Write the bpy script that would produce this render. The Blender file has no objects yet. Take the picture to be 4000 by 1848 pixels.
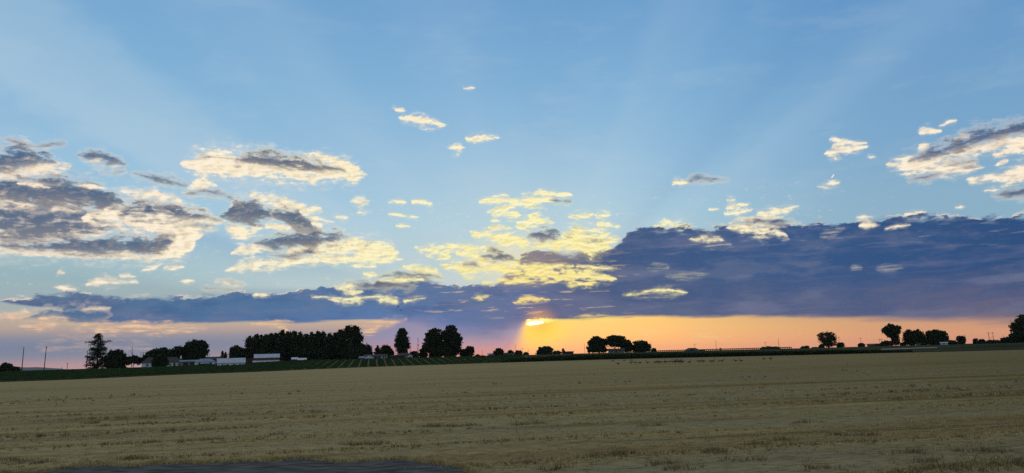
import bpy, bmesh, math, random
import numpy as np
from mathutils import Vector, Matrix

random.seed(7)
RNG = np.random.default_rng(11)
SC = bpy.context.scene
COL = SC.collection

# ---------------------------------------------------------------- camera
CAM_Z = 2.5                       # phone held at a car window, metres above the field
FOC = 3004.0                      # focal length in photo pixels (4000 wide)
PITCH = math.radians(8.87)
ROLL = math.radians(1.63)         # the photo's horizon climbs to the right
FWD = Vector((0, math.cos(PITCH), math.sin(PITCH)))
R0 = Vector((1, 0, 0)); U0 = Vector((0, -math.sin(PITCH), math.cos(PITCH)))
RGT = R0 * math.cos(ROLL) - U0 * math.sin(ROLL)
UPV = R0 * math.sin(ROLL) + U0 * math.cos(ROLL)
cam_data = bpy.data.cameras.new('camera')
cam_data.sensor_fit = 'HORIZONTAL'
cam_data.angle = 2 * math.atan(2000.0 / FOC)
cam_data.clip_start = 0.1; cam_data.clip_end = 40000
cam = bpy.data.objects.new('camera', cam_data); COL.objects.link(cam)
cam.matrix_world = Matrix(((RGT.x, UPV.x, -FWD.x, 0), (RGT.y, UPV.y, -FWD.y, 0),
                           (RGT.z, UPV.z, -FWD.z, CAM_Z), (0, 0, 0, 1)))
SC.camera = cam

def ray(px, py):
    return FWD + RGT * ((px - 2000) / FOC) + UPV * ((924 - py) / FOC)
def azel(px, py):
    d = ray(px, py).normalized()
    return math.degrees(math.atan2(d.x, d.y)), math.degrees(math.asin(d.z))
def horizon(px):
    return 1393 - 0.0285 * (px - 2000)
def lin(c):
    return tuple(((v / 255) / 12.92 if v <= 10 else ((v / 255 + 0.055) / 1.055) ** 2.4) for v in c)

# ---------------------------------------------------------------- exposure
SC.view_settings.view_transform = 'Standard'
SC.view_settings.look = 'None'
SC.view_settings.gamma = 1.0
SC.view_settings.use_curve_mapping = False
SC.view_settings.exposure = 0.0
SC.cycles.max_bounces = 5
SC.cycles.use_denoising = False

# ---------------------------------------------------------------- sun
SUN_AZ, SUN_EL = azel(2088, 1262)
sun_data = bpy.data.lights.new('sun', 'SUN')
sun_data.energy = 0.6            # low evening sun, mostly veiled by the cloud bank
sun_data.color = (1.0, 0.66, 0.36)
sun_data.angle = math.radians(0.53)
sun = bpy.data.objects.new('sun', sun_data); COL.objects.link(sun)
_sd = Vector((math.sin(math.radians(SUN_AZ)) * math.cos(math.radians(SUN_EL)),
              math.cos(math.radians(SUN_AZ)) * math.cos(math.radians(SUN_EL)), math.sin(math.radians(SUN_EL))))
sun.rotation_euler = _sd.to_track_quat('Z', 'Y').to_euler()

# ---------------------------------------------------------------- world: evening sky with clouds
world = bpy.data.worlds.new('World'); SC.world = world
world.use_nodes = True
WT = world.node_tree
WT.nodes.clear()

class S:
    """a socket with arithmetic, so the sky can be written as formulas"""
    def __init__(s, k): s.k = k
    def __add__(a, b): return mth('ADD', a, b)
    def __radd__(a, b): return mth('ADD', b, a)
    def __sub__(a, b): return mth('SUBTRACT', a, b)
    def __rsub__(a, b): return mth('SUBTRACT', b, a)
    def __mul__(a, b): return mth('MULTIPLY', a, b)
    def __rmul__(a, b): return mth('MULTIPLY', b, a)
    def __truediv__(a, b): return mth('DIVIDE', a, b)
def _put(node, i, v):
    if isinstance(v, S): WT.links.new(v.k, node.inputs[i])
    else: node.inputs[i].default_value = v
def mth(op, a, b=None, clamp=False):
    n = WT.nodes.new('ShaderNodeMath'); n.operation = op; n.use_clamp = clamp
    _put(n, 0, a)
    if b is not None: _put(n, 1, b)
    return S(n.outputs[0])
def mx(a, b): return mth('MAXIMUM', a, b)
def mn(a, b): return mth('MINIMUM', a, b)
def ab(a): return mth('ABSOLUTE', a)
def sstep(x, lo, hi, smooth=True, out=(0, 1)):
    n = WT.nodes.new('ShaderNodeMapRange'); n.interpolation_type = 'SMOOTHSTEP' if smooth else 'LINEAR'
    n.clamp = True
    _put(n, 0, x); _put(n, 1, lo); _put(n, 2, hi); _put(n, 3, out[0]); _put(n, 4, out[1])
    return S(n.outputs[0])
def comb(x, y, z=0.0):
    n = WT.nodes.new('ShaderNodeCombineXYZ'); _put(n, 0, x); _put(n, 1, y); _put(n, 2, z); return S(n.outputs[0])
def sep(v):
    n = WT.nodes.new('ShaderNodeSeparateXYZ'); _put(n, 0, v); return [S(o) for o in n.outputs]
def noise(vec, scale, detail=4, rough=0.55, dist=0.0):
    n = WT.nodes.new('ShaderNodeTexNoise'); n.noise_dimensions = '2D'
    _put(n, 'Vector', vec); n.inputs['Scale'].default_value = scale; n.inputs['Detail'].default_value = detail
    n.inputs['Roughness'].default_value = rough; n.inputs['Distortion'].default_value = dist
    return S(n.outputs[0])
def cramp(fac, stops, interp='LINEAR'):
    n = WT.nodes.new('ShaderNodeValToRGB'); n.color_ramp.interpolation = interp
    els = n.color_ramp.elements
    while len(els) > 1: els.remove(els[-1])
    els[0].position = stops[0][0]; els[0].color = (*stops[0][1], 1)
    for p, c in stops[1:]:
        e = els.new(p); e.color = (*c, 1)
    _put(n, 0, fac); return S(n.outputs[0])
def cmix(f, a, b, mode='MIX'):
    n = WT.nodes.new('ShaderNodeMix'); n.data_type = 'RGBA'; n.blend_type = mode; n.clamp_factor = True
    _put(n, 0, f)
    for i, v in ((6, a), (7, b)):
        if isinstance(v, S): WT.links.new(v.k, n.inputs[i])
        else: n.inputs[i].default_value = (*v, 1)
    return S(n.outputs[2])
def curves(x, pts):
    """three curves of one variable; pts = [(x, a, b, c)] all within 0..1"""
    n = WT.nodes.new('ShaderNodeRGBCurve'); m = n.mapping
    m.extend = 'HORIZONTAL'
    for ch in range(3):
        cu = m.curves[ch]
        rows = [(p[0], p[1 + ch]) for p in pts]
        cu.points[0].location = rows[0]; cu.points[1].location = rows[-1]
        for r in rows[1:-1]: cu.points.new(*r)
        for p in cu.points: p.handle_type = 'VECTOR'
    m.update()
    WT.links.new(comb(x, x, x).k, n.inputs['Color'])
    return sep(S(n.outputs[0]))

tc = WT.nodes.new('ShaderNodeTexCoord')
DX, DY, DZ = sep(S(tc.outputs['Generated']))
DEG = 57.29578
AZ = mth('ARCTAN2', DX, DY) * DEG
EL = mth('ARCSINE', DZ) * DEG

# --- noise fields shared by all clouds (azimuth / elevation in degrees)
flat = comb(AZ, EL * 1.7)
warp1 = noise(flat, 0.30, 3, 0.5)
warp2 = noise(comb(AZ + 31.0, EL * 1.7 + 9.0), 0.38, 3, 0.5)
puff = noise(comb(AZ * 0.85, EL * 2.3), 1.15, 7, 0.64)
puffs = noise(comb((AZ - (AZ - SUN_AZ) * 0.012) * 0.85, EL * 2.3 - 0.24), 1.15, 4, 0.60)   # the same field a step towards the sun
relief = (puff - puffs)                       # > 0 on billows that face the sun below
puff2 = noise(comb(AZ * 0.8 + 7.0, EL * 2.0), 0.75, 5, 0.6)
patch = noise(comb(AZ + 50.0, EL * 2.6), 0.55, 4, 0.55)
streak = noise(comb(AZ * 0.30, EL * 2.2), 0.9, 5, 0.55)
AZW = AZ + (warp1 - 0.5) * 1.1 + (puff2 - 0.5) * 0.5
ELW = EL + (warp2 - 0.5) * 0.55
D0, D1 = -41.0, 41.0
azn = mth('DIVIDE', AZW - D0, D1 - D0, clamp=True)
azp = mth('DIVIDE', AZ - D0, D1 - D0, clamp=True)

# --- clear air: colour by elevation for four bearings, blended between them
def col_by_el(stops):
    return cramp(mth('DIVIDE', EL, 60.0, clamp=True), [(min(1, e / 60.0), lin(c)) for e, c in stops], 'LINEAR')
airL = col_by_el([(0, (196, 156, 156)), (.35, (182, 150, 158)), (.8, (130, 138, 160)), (1.5, (116, 132, 160)), (2.0, (136, 142, 160)), (2.4, (172, 156, 156)),
                  (2.9, (188, 172, 156)), (4.2, (160, 178, 184)), (6, (152, 182, 192)), (9, (150, 187, 203)), (12, (128, 176, 208)),
                  (15, (107, 161, 206)), (20, (113, 164, 206)), (26, (118, 166, 206)), (38, (116, 152, 190)), (60, (156, 162, 172))])
airC = col_by_el([(0, (208, 136, 138)), (.4, (186, 134, 148)), (.9, (146, 132, 164)), (1.6, (112, 132, 176)), (3, (98, 124, 170)), (4.6, (120, 150, 188)),
                  (5.4, (178, 203, 208)), (7, (172, 202, 212)), (10, (166, 204, 224)), (14, (153, 195, 224)), (20, (130, 180, 218)),
                  (26, (116, 167, 211)), (38, (116, 152, 190)), (60, (156, 162, 172))])
airS = col_by_el([(0, (246, 172, 128)), (.6, (250, 184, 128)), (1.5, (253, 200, 124)), (2.6, (255, 208, 122)), (4, (255, 214, 140)),
                  (7, (180, 206, 212)), (10, (160, 203, 226)), (14, (146, 193, 225)), (20, (122, 175, 217)), (26, (104, 158, 208)),
                  (38, (112, 150, 190)), (60, (156, 162, 172))])
airR = col_by_el([(0, (226, 154, 124)), (.7, (220, 158, 122)), (1.6, (204, 156, 124)), (2.3, (170, 142, 132)), (3.2, (132, 122, 140)),
                  (7, (140, 178, 200)), (10, (138, 178, 204)), (14, (122, 169, 207)), (20, (105, 156, 203)), (26, (88, 142, 198)),
                  (38, (106, 146, 188)), (60, (156, 162, 172))])
lw = 0.7 + mn(mx(0.0, EL - 3.0) * 2.6, 11.0)
left = cmix(sstep((AZ + 8.6 + mn(mx(0.0, 2.95 - EL), 2.95) * 1.5 - mn(mx(0.0, EL - 3.0) * -2.6, 0.0) + mn(mx(0.0, EL - 3.0) * 2.6, 11.0) + (patch - 0.5) * 2.0) / lw, -1.0, 1.0), airL, airC)
right = cmix(sstep(AZ, 4, 30), airS, airR)
# edge of the light shaft under the cloud gap: sharp near the horizon, soft higher up
edge = AZ - SUN_AZ + 0.75 - (SUN_EL - EL) * -0.36
wid = 0.42 + mx(0.0, EL - 3.0) * 2.2 + mx(0.0, 2.2 - EL) * 0.28
shaft = sstep(edge / wid, -1.0, 1.0)
air = cmix(shaft, left, right)
# broad sun rays fanning out above the bank
theta = mth('ARCTAN2', EL - SUN_EL, AZ - SUN_AZ) * DEG
rays = cramp(mth('DIVIDE', theta + (warp1 - 0.5) * 4.0, 180.0, clamp=True),
             [(p / 180.0, (v, v, v)) for p, v in ((0, .5), (20, .45), (27, .52), (34, .62), (42, .40), (50, .46), (57, .58), (63, .61), (70, .50),
              (80, .44), (90, .45), (98, .53), (106, .59), (112, .56), (122, .50), (132, .62), (139, .58), (145, .50), (150, .70),
              (156, .76), (160, .50), (165, .34), (172, .45), (180, .5))], 'EASE')
rayg = sep(rays)[0]
rfall = sstep(EL, 4.0, 9.0) * sstep(EL, 58.0, 26.0)
air = cmix(sstep(rayg, .5, .9) * rfall * 0.62, air, lin((186, 210, 226)))
air = cmix(sstep(rayg, .5, .2) * rfall * 0.50, air, lin((72, 132, 190)))
hazeglow = sstep(mth('SQRT', (AZ - SUN_AZ) * (AZ - SUN_AZ) * 0.35 + (EL - 9.0) * (EL - 9.0)), 9.5, 0.0) * sstep(EL, 3.0, 6.0)
air = cmix(hazeglow * 0.38, air, lin((186, 214, 222)))
veil = sstep(noise(comb(AZ * 0.35, EL * 1.1), 0.35, 4, 0.6), .48, .75) * sstep(EL, 5.0, 12.0) * sstep(EL, 40.0, 20.0)
air = cmix(veil * 0.13, air, lin((190, 208, 222)))
# opposite the sunset the sky is blue-grey, tuned to light field and walls
back = sstep(mth('COSINE', AZ / DEG), 0.35, -0.9)
rear = col_by_el([(0, (138, 146, 166)), (5, (138, 149, 172)), (14, (132, 151, 178)), (28, (134, 154, 180)), (45, (146, 160, 176)), (60, (156, 162, 172))])
air = cmix(back, air, rear)
sky_tex = WT.nodes.new('ShaderNodeTexSky'); sky_tex.sky_type = 'NISHITA'; sky_tex.sun_disc = False
sky_tex.sun_elevation = math.radians(SUN_EL); sky_tex.sun_rotation = math.radians(SUN_AZ)
nish = WT.nodes.new('ShaderNodeMix'); nish.data_type = 'RGBA'; nish.blend_type = 'MULTIPLY'
nish.inputs[0].default_value = 1.0; nish.inputs[7].default_value = (0.10, 0.10, 0.10, 1)
WT.links.new(sky_tex.outputs[0], nish.inputs[6])
air = cmix(0.06, air, S(nish.outputs[2]))

# --- cloud colours
sdist = mth('SQRT', (AZ - SUN_AZ) * (AZ - SUN_AZ) * 0.55 + (EL - SUN_EL) * (EL - SUN_EL))
sunlit = cramp(mth('DIVIDE', sdist, 30.0, clamp=True), [(0, lin((255, 218, 120))), (.14, lin((255, 238, 150))), (.28, lin((255, 245, 180))),
               (.45, lin((255, 241, 200))), (.7, lin((255, 238, 208))), (1, lin((255, 234, 208)))])
lowlit = cramp(mth('DIVIDE', AZ + 36.0, 72.0, clamp=True), [(0, lin((240, 196, 164))), (.3, lin((250, 204, 150))), (.47, lin((246, 186, 150))),
               (.52, lin((255, 224, 110))), (.62, lin((255, 216, 140))), (1, lin((226, 170, 136)))])
lowf = sstep(EL, 4.2, 3.1)
sunlit = cmix(lowf, sunlit, lowlit)
sunlit_deep = cmix(0.42, sunlit, lin((176, 152, 132)))
sunlit = cmix(sstep(relief, 0.0, -0.14) * 0.60, sunlit, sunlit_deep)
sunlit = cmix(sstep(patch, .54, .74) * 0.30, sunlit, lin((204, 186, 164)))
sunlit = cmix(sstep(relief, 0.04, 0.14) * 0.5 * sstep(EL, 4.0, 7.0), sunlit, lin((255, 248, 228)))
shade = cramp(mth('DIVIDE', AZ + 36.0, 72.0, clamp=True), [(0, lin((84, 103, 132))), (.25, lin((96, 107, 126))), (.45, lin((112, 112, 120))), (.6, lin((92, 100, 128))), (1, lin((82, 97, 128)))])
shade = cmix(sstep(puff2, .62, .38) * 0.5, shade, lin((72, 96, 132)))
shade = cmix(sstep(relief, 0.02, 0.16) * 0.30, shade, lin((172, 162, 152)))
shade = cmix(lowf * 0.7, shade, lin((136, 134, 158)))

def cloud_group():
    """shading of one cloud layer, built once and shared"""
    global WT
    outer = WT
    gt = bpy.data.node_groups.new('cloud_layer', 'ShaderNodeTree')
    for nm, ty in (('base', 'Color'), ('t', 'Float'), ('dy', 'Float'), ('tone', 'Float'), ('puff', 'Float'), ('grey', 'Float'), ('blur', 'Float'), ('lit', 'Color'), ('shade', 'Color'), ('soft', 'Float'), ('cover', 'Float')):
        gt.interface.new_socket(name=nm, in_out='INPUT', socket_type='NodeSocket' + ty)
    gt.interface.new_socket(name='out', in_out='OUTPUT', socket_type='NodeSocketColor')
    WT = gt
    gi = gt.nodes.new('NodeGroupInput'); go = gt.nodes.new('NodeGroupOutput')
    base_, t, dy, tone, pf, gn, pa, lit_, sh_, soft, cover = [S(o) for o in gi.outputs[:11]]
    tt = mx(t, 0.03)
    rel = mn(mx(dy / tt, -1.3), 1.3)
    f = t * 1.06 - ab(dy) + pf * mn(tt * 4.4 + 0.18, 2.3)
    w = tone * 0.24 + mn(tt * 1.0, 0.34) * pa + 0.04 + soft
    alpha = sstep(f / w, -0.8, 1.0)
    skirt = sstep(f / (tt * 1.1 + 0.16), -0.9, 0.4)          # thin translucent fringe
    alpha = mx(alpha, skirt * (0.26 + tone * 0.14))
    g = tone * 1.35 + rel * 0.34 + gn
    g = sstep(g, 0.08, 0.86) * sstep(f + tone * 0.26, 0.0, 0.52)
    low = cmix(sstep(rel, 0.4, -1.0) * 0.40, sh_, lin((168, 156, 144)))
    res = cmix(alpha * cover, base_, cmix(g, lit_, low))
    WT.links.new(res.k, go.inputs[0])
    WT = outer
    return gt
CLOUD = cloud_group()
puff_c = puff - 0.5
grey_n = (streak - 0.5) * 1.2 + (warp2 - 0.5) * 1.0 + (patch - 0.5) * 0.7 - relief * 0.9 - 0.20
blur_n = patch * 1.6

def paint(base, strokes, soft=0.0, cover=0.96, dark=None):
    """strokes: (tone, [(px, py, half thickness px), ...]); packed into shared layers, painted in order"""
    layers = []
    for tone, pts in strokes:
        q = []
        for (px, py, h) in pts:
            a, e = azel(px, py); q.append((a, e, h / 52.0))
        a0, a1 = q[0][0], q[-1][0]
        e0 = min(p[1] - p[2] for p in q); e1 = max(p[1] + p[2] for p in q)
        lo = 0
        for i, L in enumerate(layers):
            for r in L:
                if r['a0'] < a1 and r['a1'] > a0 and r['e0'] < e1 and r['e1'] > e0: lo = max(lo, i + 1)
        i = lo
        while i < len(layers) and any(r['a0'] - .75 < a1 and r['a1'] + .75 > a0 for r in layers[i]): i += 1
        if i == len(layers): layers.append([])
        layers[i].append(dict(a0=a0, a1=a1, e0=e0, e1=e1, q=q, tone=tone))
    for L in layers:
        L.sort(key=lambda r: r['a0'])
        rows = []
        def row(a, e, t, tone):
            rows.append(((a - D0) / (D1 - D0), e / 32.0, (t + 2) / 6.0, tone))
        row(D0, L[0]['q'][0][1], -1.6, L[0]['tone'])
        for r in L:
            q = r['q']
            row(q[0][0] - .37, q[0][1], -0.5 if q[0][0] > D0 + .4 else q[0][2], r['tone'])
            for a, e, t in q: row(a, e, t, r['tone'])
            row(q[-1][0] + .37, q[-1][1], -0.5, r['tone'])
        row(D1, rows[-1][1] * 32.0, -1.6, L[-1]['tone'])
        rows = [r for r in rows if 0 <= r[0] <= 1]
        out = [rows[0]]
        for r in rows[1:]:
            out.append(r if r[0] > out[-1][0] + 1e-4 else (out[-1][0] + 1e-4, *r[1:]))
        c, t, tone = curves(azn + sep(base)[0] * 1e-7, out)   # each layer waits for the one below it
        c = c * 32.0; t = t * 6.0 - 2.0
        n = WT.nodes.new('ShaderNodeGroup'); n.node_tree = CLOUD
        for k, v in enumerate((base, t, ELW - c, tone, puff_c, grey_n, blur_n, sunlit, dark or shade, soft, cover)):
            _put(n, k, v)
        base = S(n.outputs[0])
    print('sky layers', len(layers))
    return base

S1 = [
 (1.0, [(20, 546, 4), (60, 551, 6), (110, 562, 8), (160, 574, 8), (190, 560, 6), (245, 554, 2)]),
 (.05, [(-60, 690, 14), (60, 666, 18), (150, 658, 20), (230, 653, 14), (290, 648, 3)]),
 (1.0, [(-60, 640, 40), (40, 632, 44), (110, 618, 34), (170, 618, 22), (215, 640, 4)]),
 (.05, [(-60, 700, 12), (40, 693, 11), (78, 697, 2)]),
 (1.0, [(295, 602, 4), (340, 612, 12), (430, 624, 20), (500, 640, 6)]),
 (1.0, [(510, 682, 3), (580, 692, 11), (660, 708, 14), (735, 728, 3)]),
 (.9, [(400, 668, 2), (450, 672, 5), (500, 670, 2)]),
 # left mass
 (.80, [(-60, 850, 95), (60, 850, 90), (180, 858, 80), (300, 868, 66), (400, 880, 44), (450, 890, 6)]),
 (.46, [(330, 850, 20), (450, 836, 44), (560, 845, 58), (660, 852, 56), (740, 858, 42), (830, 865, 20), (872, 870, 3)]),
 (0.0, [(-60, 778, 14), (20, 776, 18), (80, 790, 14), (150, 805, 5)]),
 (.1, [(120, 778, 3), (180, 778, 8), (250, 790, 7), (290, 802, 3)]),
 (.1, [(190, 815, 5), (240, 812, 9), (300, 822, 4)]),
 (1.0, [(-60, 742, 34), (60, 744, 40), (160, 748, 44), (280, 756, 48), (400, 778, 40), (470, 798, 18), (500, 812, 3)]),
 (0.0, [(70, 716, 4), (110, 714, 8), (150, 722, 5), (190, 728, 2)]),
 (1.0, [(130, 708, 4), (180, 696, 12), (230, 705, 8), (245, 712, 2)]),
 (0.0, [(280, 724, 3), (350, 727, 7), (400, 736, 5), (432, 737, 1)]),
 (.0, [(330, 838, 3), (400, 826, 8), (460, 832, 6), (480, 838, 2)]),
 (.9, [(600, 806, 6), (700, 826, 20), (780, 848, 20), (850, 866, 9), (880, 870, 2)]),
 (.95, [(695, 890, 6), (720, 886, 14), (770, 885, 14), (830, 890, 5), (850, 892, 2)]),
 (.05, [(580, 975, 8), (620, 955, 38), (680, 940, 52), (740, 930, 46), (770, 925, 20), (783, 920, 3)]),
 (0.0, [(-60, 974, 10), (100, 979, 11), (250, 990, 11), (400, 997, 11), (520, 1004, 9), (640, 1001, 12), (720, 982, 16), (760, 962, 6)]),
 (1.0, [(-60, 957, 7), (60, 960, 12), (180, 962, 18), (300, 964, 28), (450, 966, 34), (560, 970, 30), (630, 953, 36), (665, 935, 22), (690, 920, 4)]),
 (.25, [(450, 745, 3), (520, 752, 12), (590, 756, 16), (650, 770, 10), (705, 786, 4)]),
 (0.0, [(738, 735, 8), (760, 725, 18), (800, 722, 22), (835, 736, 8)]),
 (1.0, [(720, 756, 4), (780, 752, 10), (850, 760, 10), (900, 772, 6), (930, 780, 2)]),
 (.0, [(700, 748, 2), (730, 750, 5), (742, 750, 2)]),
 # lens cloud
 (.1, [(700, 638, 8), (760, 642, 34), (830, 640, 42), (900, 640, 44), (1000, 645, 46), (1100, 652, 42), (1250, 666, 40), (1350, 672, 34), (1410, 675, 14), (1428, 678, 2)]),
 (1.0, [(930, 606, 10), (1000, 620, 26), (1080, 630, 28), (1160, 643, 27), (1250, 655, 24), (1320, 666, 9), (1350, 672, 2)]),
 (0.0, [(1190, 602, 3), (1250, 604, 10), (1320, 628, 14), (1380, 652, 10), (1410, 664, 3)]),
 # middle left cluster
 (.15, [(990, 768, 5), (1050, 780, 20), (1130, 806, 22), (1200, 822, 14), (1275, 827, 4)]),
 (.25, [(868, 895, 5), (910, 902, 20), (950, 915, 26), (1000, 892, 12), (1020, 888, 3)]),
 (.2, [(900, 800, 6), (940, 800, 14), (1000, 806, 10), (1030, 810, 3)]),
 (.95, [(875, 850, 10), (915, 830, 38), (1000, 828, 44), (1060, 838, 26), (1090, 846, 4)]),
 (1.0, [(1070, 826, 14), (1130, 856, 40), (1180, 880, 46), (1225, 890, 32), (1255, 896, 4)]),
 (0.0, [(1035, 882, 6), (1080, 880, 13), (1130, 890, 4)]),
 (0.0, [(1218, 872, 9), (1250, 882, 13), (1265, 886, 3)]),
 (0.0, [(1170, 832, 7), (1230, 852, 8), (1305, 872, 4)]),
 # lower left-centre cloud
 (.1, [(905, 985, 4), (950, 976, 18), (1020, 972, 14), (1062, 976, 3)]),
 (.12, [(1130, 985, 10), (1220, 970, 26), (1300, 965, 34), (1400, 966, 32), (1480, 978, 34), (1535, 986, 24), (1558, 990, 4)]),
 (.1, [(885, 1057, 3), (950, 1038, 13), (1060, 1026, 15), (1200, 1018, 15), (1350, 1012, 16), (1460, 1016, 14), (1530, 1022, 4)]),
 (1.0, [(985, 952, 6), (1050, 950, 26), (1130, 938, 32), (1220, 940, 34), (1310, 928, 22), (1365, 922, 3)]),
 (.9, [(1040, 1002, 3), (1120, 998, 9), (1200, 986, 12), (1265, 984, 3)]),
 (0.0, [(1380, 930, 4), (1430, 948, 10), (1470, 958, 4)]),
 (.0, [(1370, 1044, 3), (1410, 1042, 8), (1466, 1043, 4)]),
 (.0, [(1405, 1070, 3), (1440, 1073, 7), (1472, 1070, 3)]),
 # small clouds above the left bank
 (0.0, [(558, 1053, 2), (595, 1045, 7), (632, 1037, 2)]),
 (0.0, [(653, 1045, 3), (685, 1041, 9), (718, 1048, 2)]),
 (0.0, [(216, 1067, 4), (233, 1066, 8), (250, 1066, 2)]),
 (0.0, [(468, 1077, 3), (510, 1075, 6), (534, 1076, 2)]),
 (.3, [(330, 1106, 4), (390, 1100, 15), (460, 1105, 10), (534, 1105, 2)]),
 (.1, [(208, 1120, 4), (250, 1123, 7), (308, 1126, 3)]),
 (.0, [(703, 1099, 2), (730, 1097, 5), (758, 1098, 2)]),
 (.6, [(842, 1099, 3), (900, 1105, 8), (955, 1110, 2)]),
 (1.0, [(775, 1127, 2), (830, 1129, 4), (900, 1131, 3), (940, 1130, 1)]),
 # centre small clouds
 (0.0, [(1362, 787, 5), (1400, 787, 15), (1442, 786, 6)]),
 (0.0, [(1388, 832, 4), (1420, 830, 8), (1446, 832, 2)]),
 (0.0, [(1296, 849, 3), (1335, 850, 6), (1368, 852, 2)]),
 (0.0, [(1510, 787, 3), (1550, 788, 8), (1590, 790, 3)]),
 (0.0, [(1610, 783, 4), (1650, 788, 6), (1690, 797, 3)]),
 (0.0, [(1505, 835, 2), (1570, 840, 5), (1645, 850, 3)]),
 (0.0, [(1548, 880, 3), (1585, 884, 7), (1612, 886, 2)]),
 (0.0, [(1536, 423, 4), (1560, 426, 9), (1592, 428, 2)]),
 (0.0, [(1553, 456, 6), (1600, 462, 17), (1660, 474, 18), (1700, 486, 10), (1738, 488, 2)]),
 (0.0, [(1826, 541, 7), (1860, 537, 12), (1920, 541, 9), (1965, 538, 2)]),
 (.1, [(1735, 580, 3), (1770, 585, 15), (1808, 578, 5)]),
 (0.0, [(1804, 339, 2), (1830, 341, 5), (1860, 342, 2)]),
 # right of the sun
 (0.0, [(2622, 716, 5), (2660, 711, 9), (2698, 705, 5)]),
 (1.0, [(2686, 704, 7), (2740, 701, 12), (2800, 697, 9), (2852, 700, 2)]),
 (0.0, [(3192, 723, 3), (3240, 720, 10), (3278, 714, 3)]),
 (0.0, [(2838, 778, 3), (2858, 778, 6), (2882, 778, 2)]),
 (0.0, [(2838, 812, 5), (2880, 802, 10), (2932, 800, 3)]),
 (0.0, [(2828, 837, 4), (2880, 833, 9), (2938, 822, 3)]),
 (0.0, [(2763, 821, 3), (2790, 818, 5), (2810, 816, 1)]),
 (.05, [(2950, 842, 4), (3010, 828, 15), (3070, 816, 8), (3125, 811, 2)]),
 (0.0, [(2890, 864, 4), (2980, 853, 10), (3055, 842, 3)]),
 (.0, [(3360, 849, 3), (3390, 847, 5), (3418, 847, 2)]),
 (.0, [(3735, 812, 3), (3755, 810, 6), (3776, 811, 2)]),
 (.0, [(3518, 845, 3), (3560, 836, 6), (3605, 825, 2)]),
 # far right
 (0.0, [(3230, 548, 6), (3250, 549, 6), (3275, 556, 3)]),
 (.1, [(3250, 572, 6), (3290, 566, 13), (3340, 556, 5), (3395, 550, 2)]),
 (.05, [(3226, 600, 5), (3260, 598, 14), (3310, 588, 14), (3355, 575, 8), (3400, 562, 2)]),
 (.0, [(3262, 620, 2), (3285, 616, 7), (3300, 612, 2)]),
 (.0, [(3383, 608, 2), (3400, 606, 5), (3418, 607, 2)]),
 (0.0, [(3580, 521, 4), (3625, 508, 12), (3678, 506, 4)]),
 (0.0, [(3665, 489, 3), (3700, 478, 5), (3738, 472, 2)]),
 (0.0, [(3592, 584, 4), (3618, 576, 12), (3644, 569, 3)]),
 (0.0, [(3725, 540, 3), (3760, 532, 8), (3800, 526, 4)]),
 (0.0, [(3462, 643, 5), (3510, 642, 20), (3560, 648, 30), (3620, 640, 28), (3660, 625, 14), (3680, 618, 3)]),
 (.1, [(3660, 612, 6), (3740, 590, 16), (3850, 572, 18), (3950, 556, 18), (4070, 535, 18)]),
 (.35, [(3635, 668, 6), (3690, 655, 22), (3760, 650, 22), (3810, 655, 12), (3830, 655, 2)]),
 (1.0, [(3550, 630, 6), (3640, 603, 18), (3730, 566, 22), (3830, 536, 24), (3930, 515, 20), (4070, 488, 18)]),
 (.8, [(3690, 650, 5), (3750, 640, 10), (3810, 630, 4)]),
 (.95, [(3550, 708, 2), (3600, 695, 11), (3660, 680, 6), (3690, 674, 2)]),
 (.05, [(3868, 600, 4), (3920, 594, 12), (4000, 570, 14), (4070, 555, 12)]),
 (0.0, [(3882, 646, 4), (3925, 628, 9), (3952, 621, 3)]),
 (.1, [(3778, 708, 3), (3850, 700, 11), (3920, 690, 15), (4000, 678, 24), (4070, 668, 26)]),
 (1.0, [(3890, 758, 3), (3940, 754, 11), (4000, 744, 16), (4070, 735, 18)]),
 (0.0, [(3855, 738, 2), (3875, 737, 5), (3905, 735, 2)]),
 # cream fringe along the top of the right-hand bank
 (0.0, [(2558, 882, 6), (2610, 872, 14), (2690, 878, 12), (2724, 882, 3)]),
]
cg0 = mth('SQRT', (AZ - 0.6) * (AZ - 0.6) * 0.045 + (EL - 7.2) * (EL - 7.2) * 0.30)
wn = noise(comb(AZ * 0.9 + 71.0, EL * 2.6), 1.9, 5, 0.62)
wisp = sstep(wn, .57, .74) * sstep(patch, .46, .60) * sstep(EL, 4.8, 5.6) * sstep(EL, 13.5, 10.0) * sstep(AZ, 30.0, 22.0) * sstep(AZ, -60.0, -40.0)
air = cmix(wisp * 0.35, air, sunlit)
air = cmix(sstep(cg0, 1.35, 0.15) * 0.55, air, lin((240, 230, 190)))
air = paint(air, S1)

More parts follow.
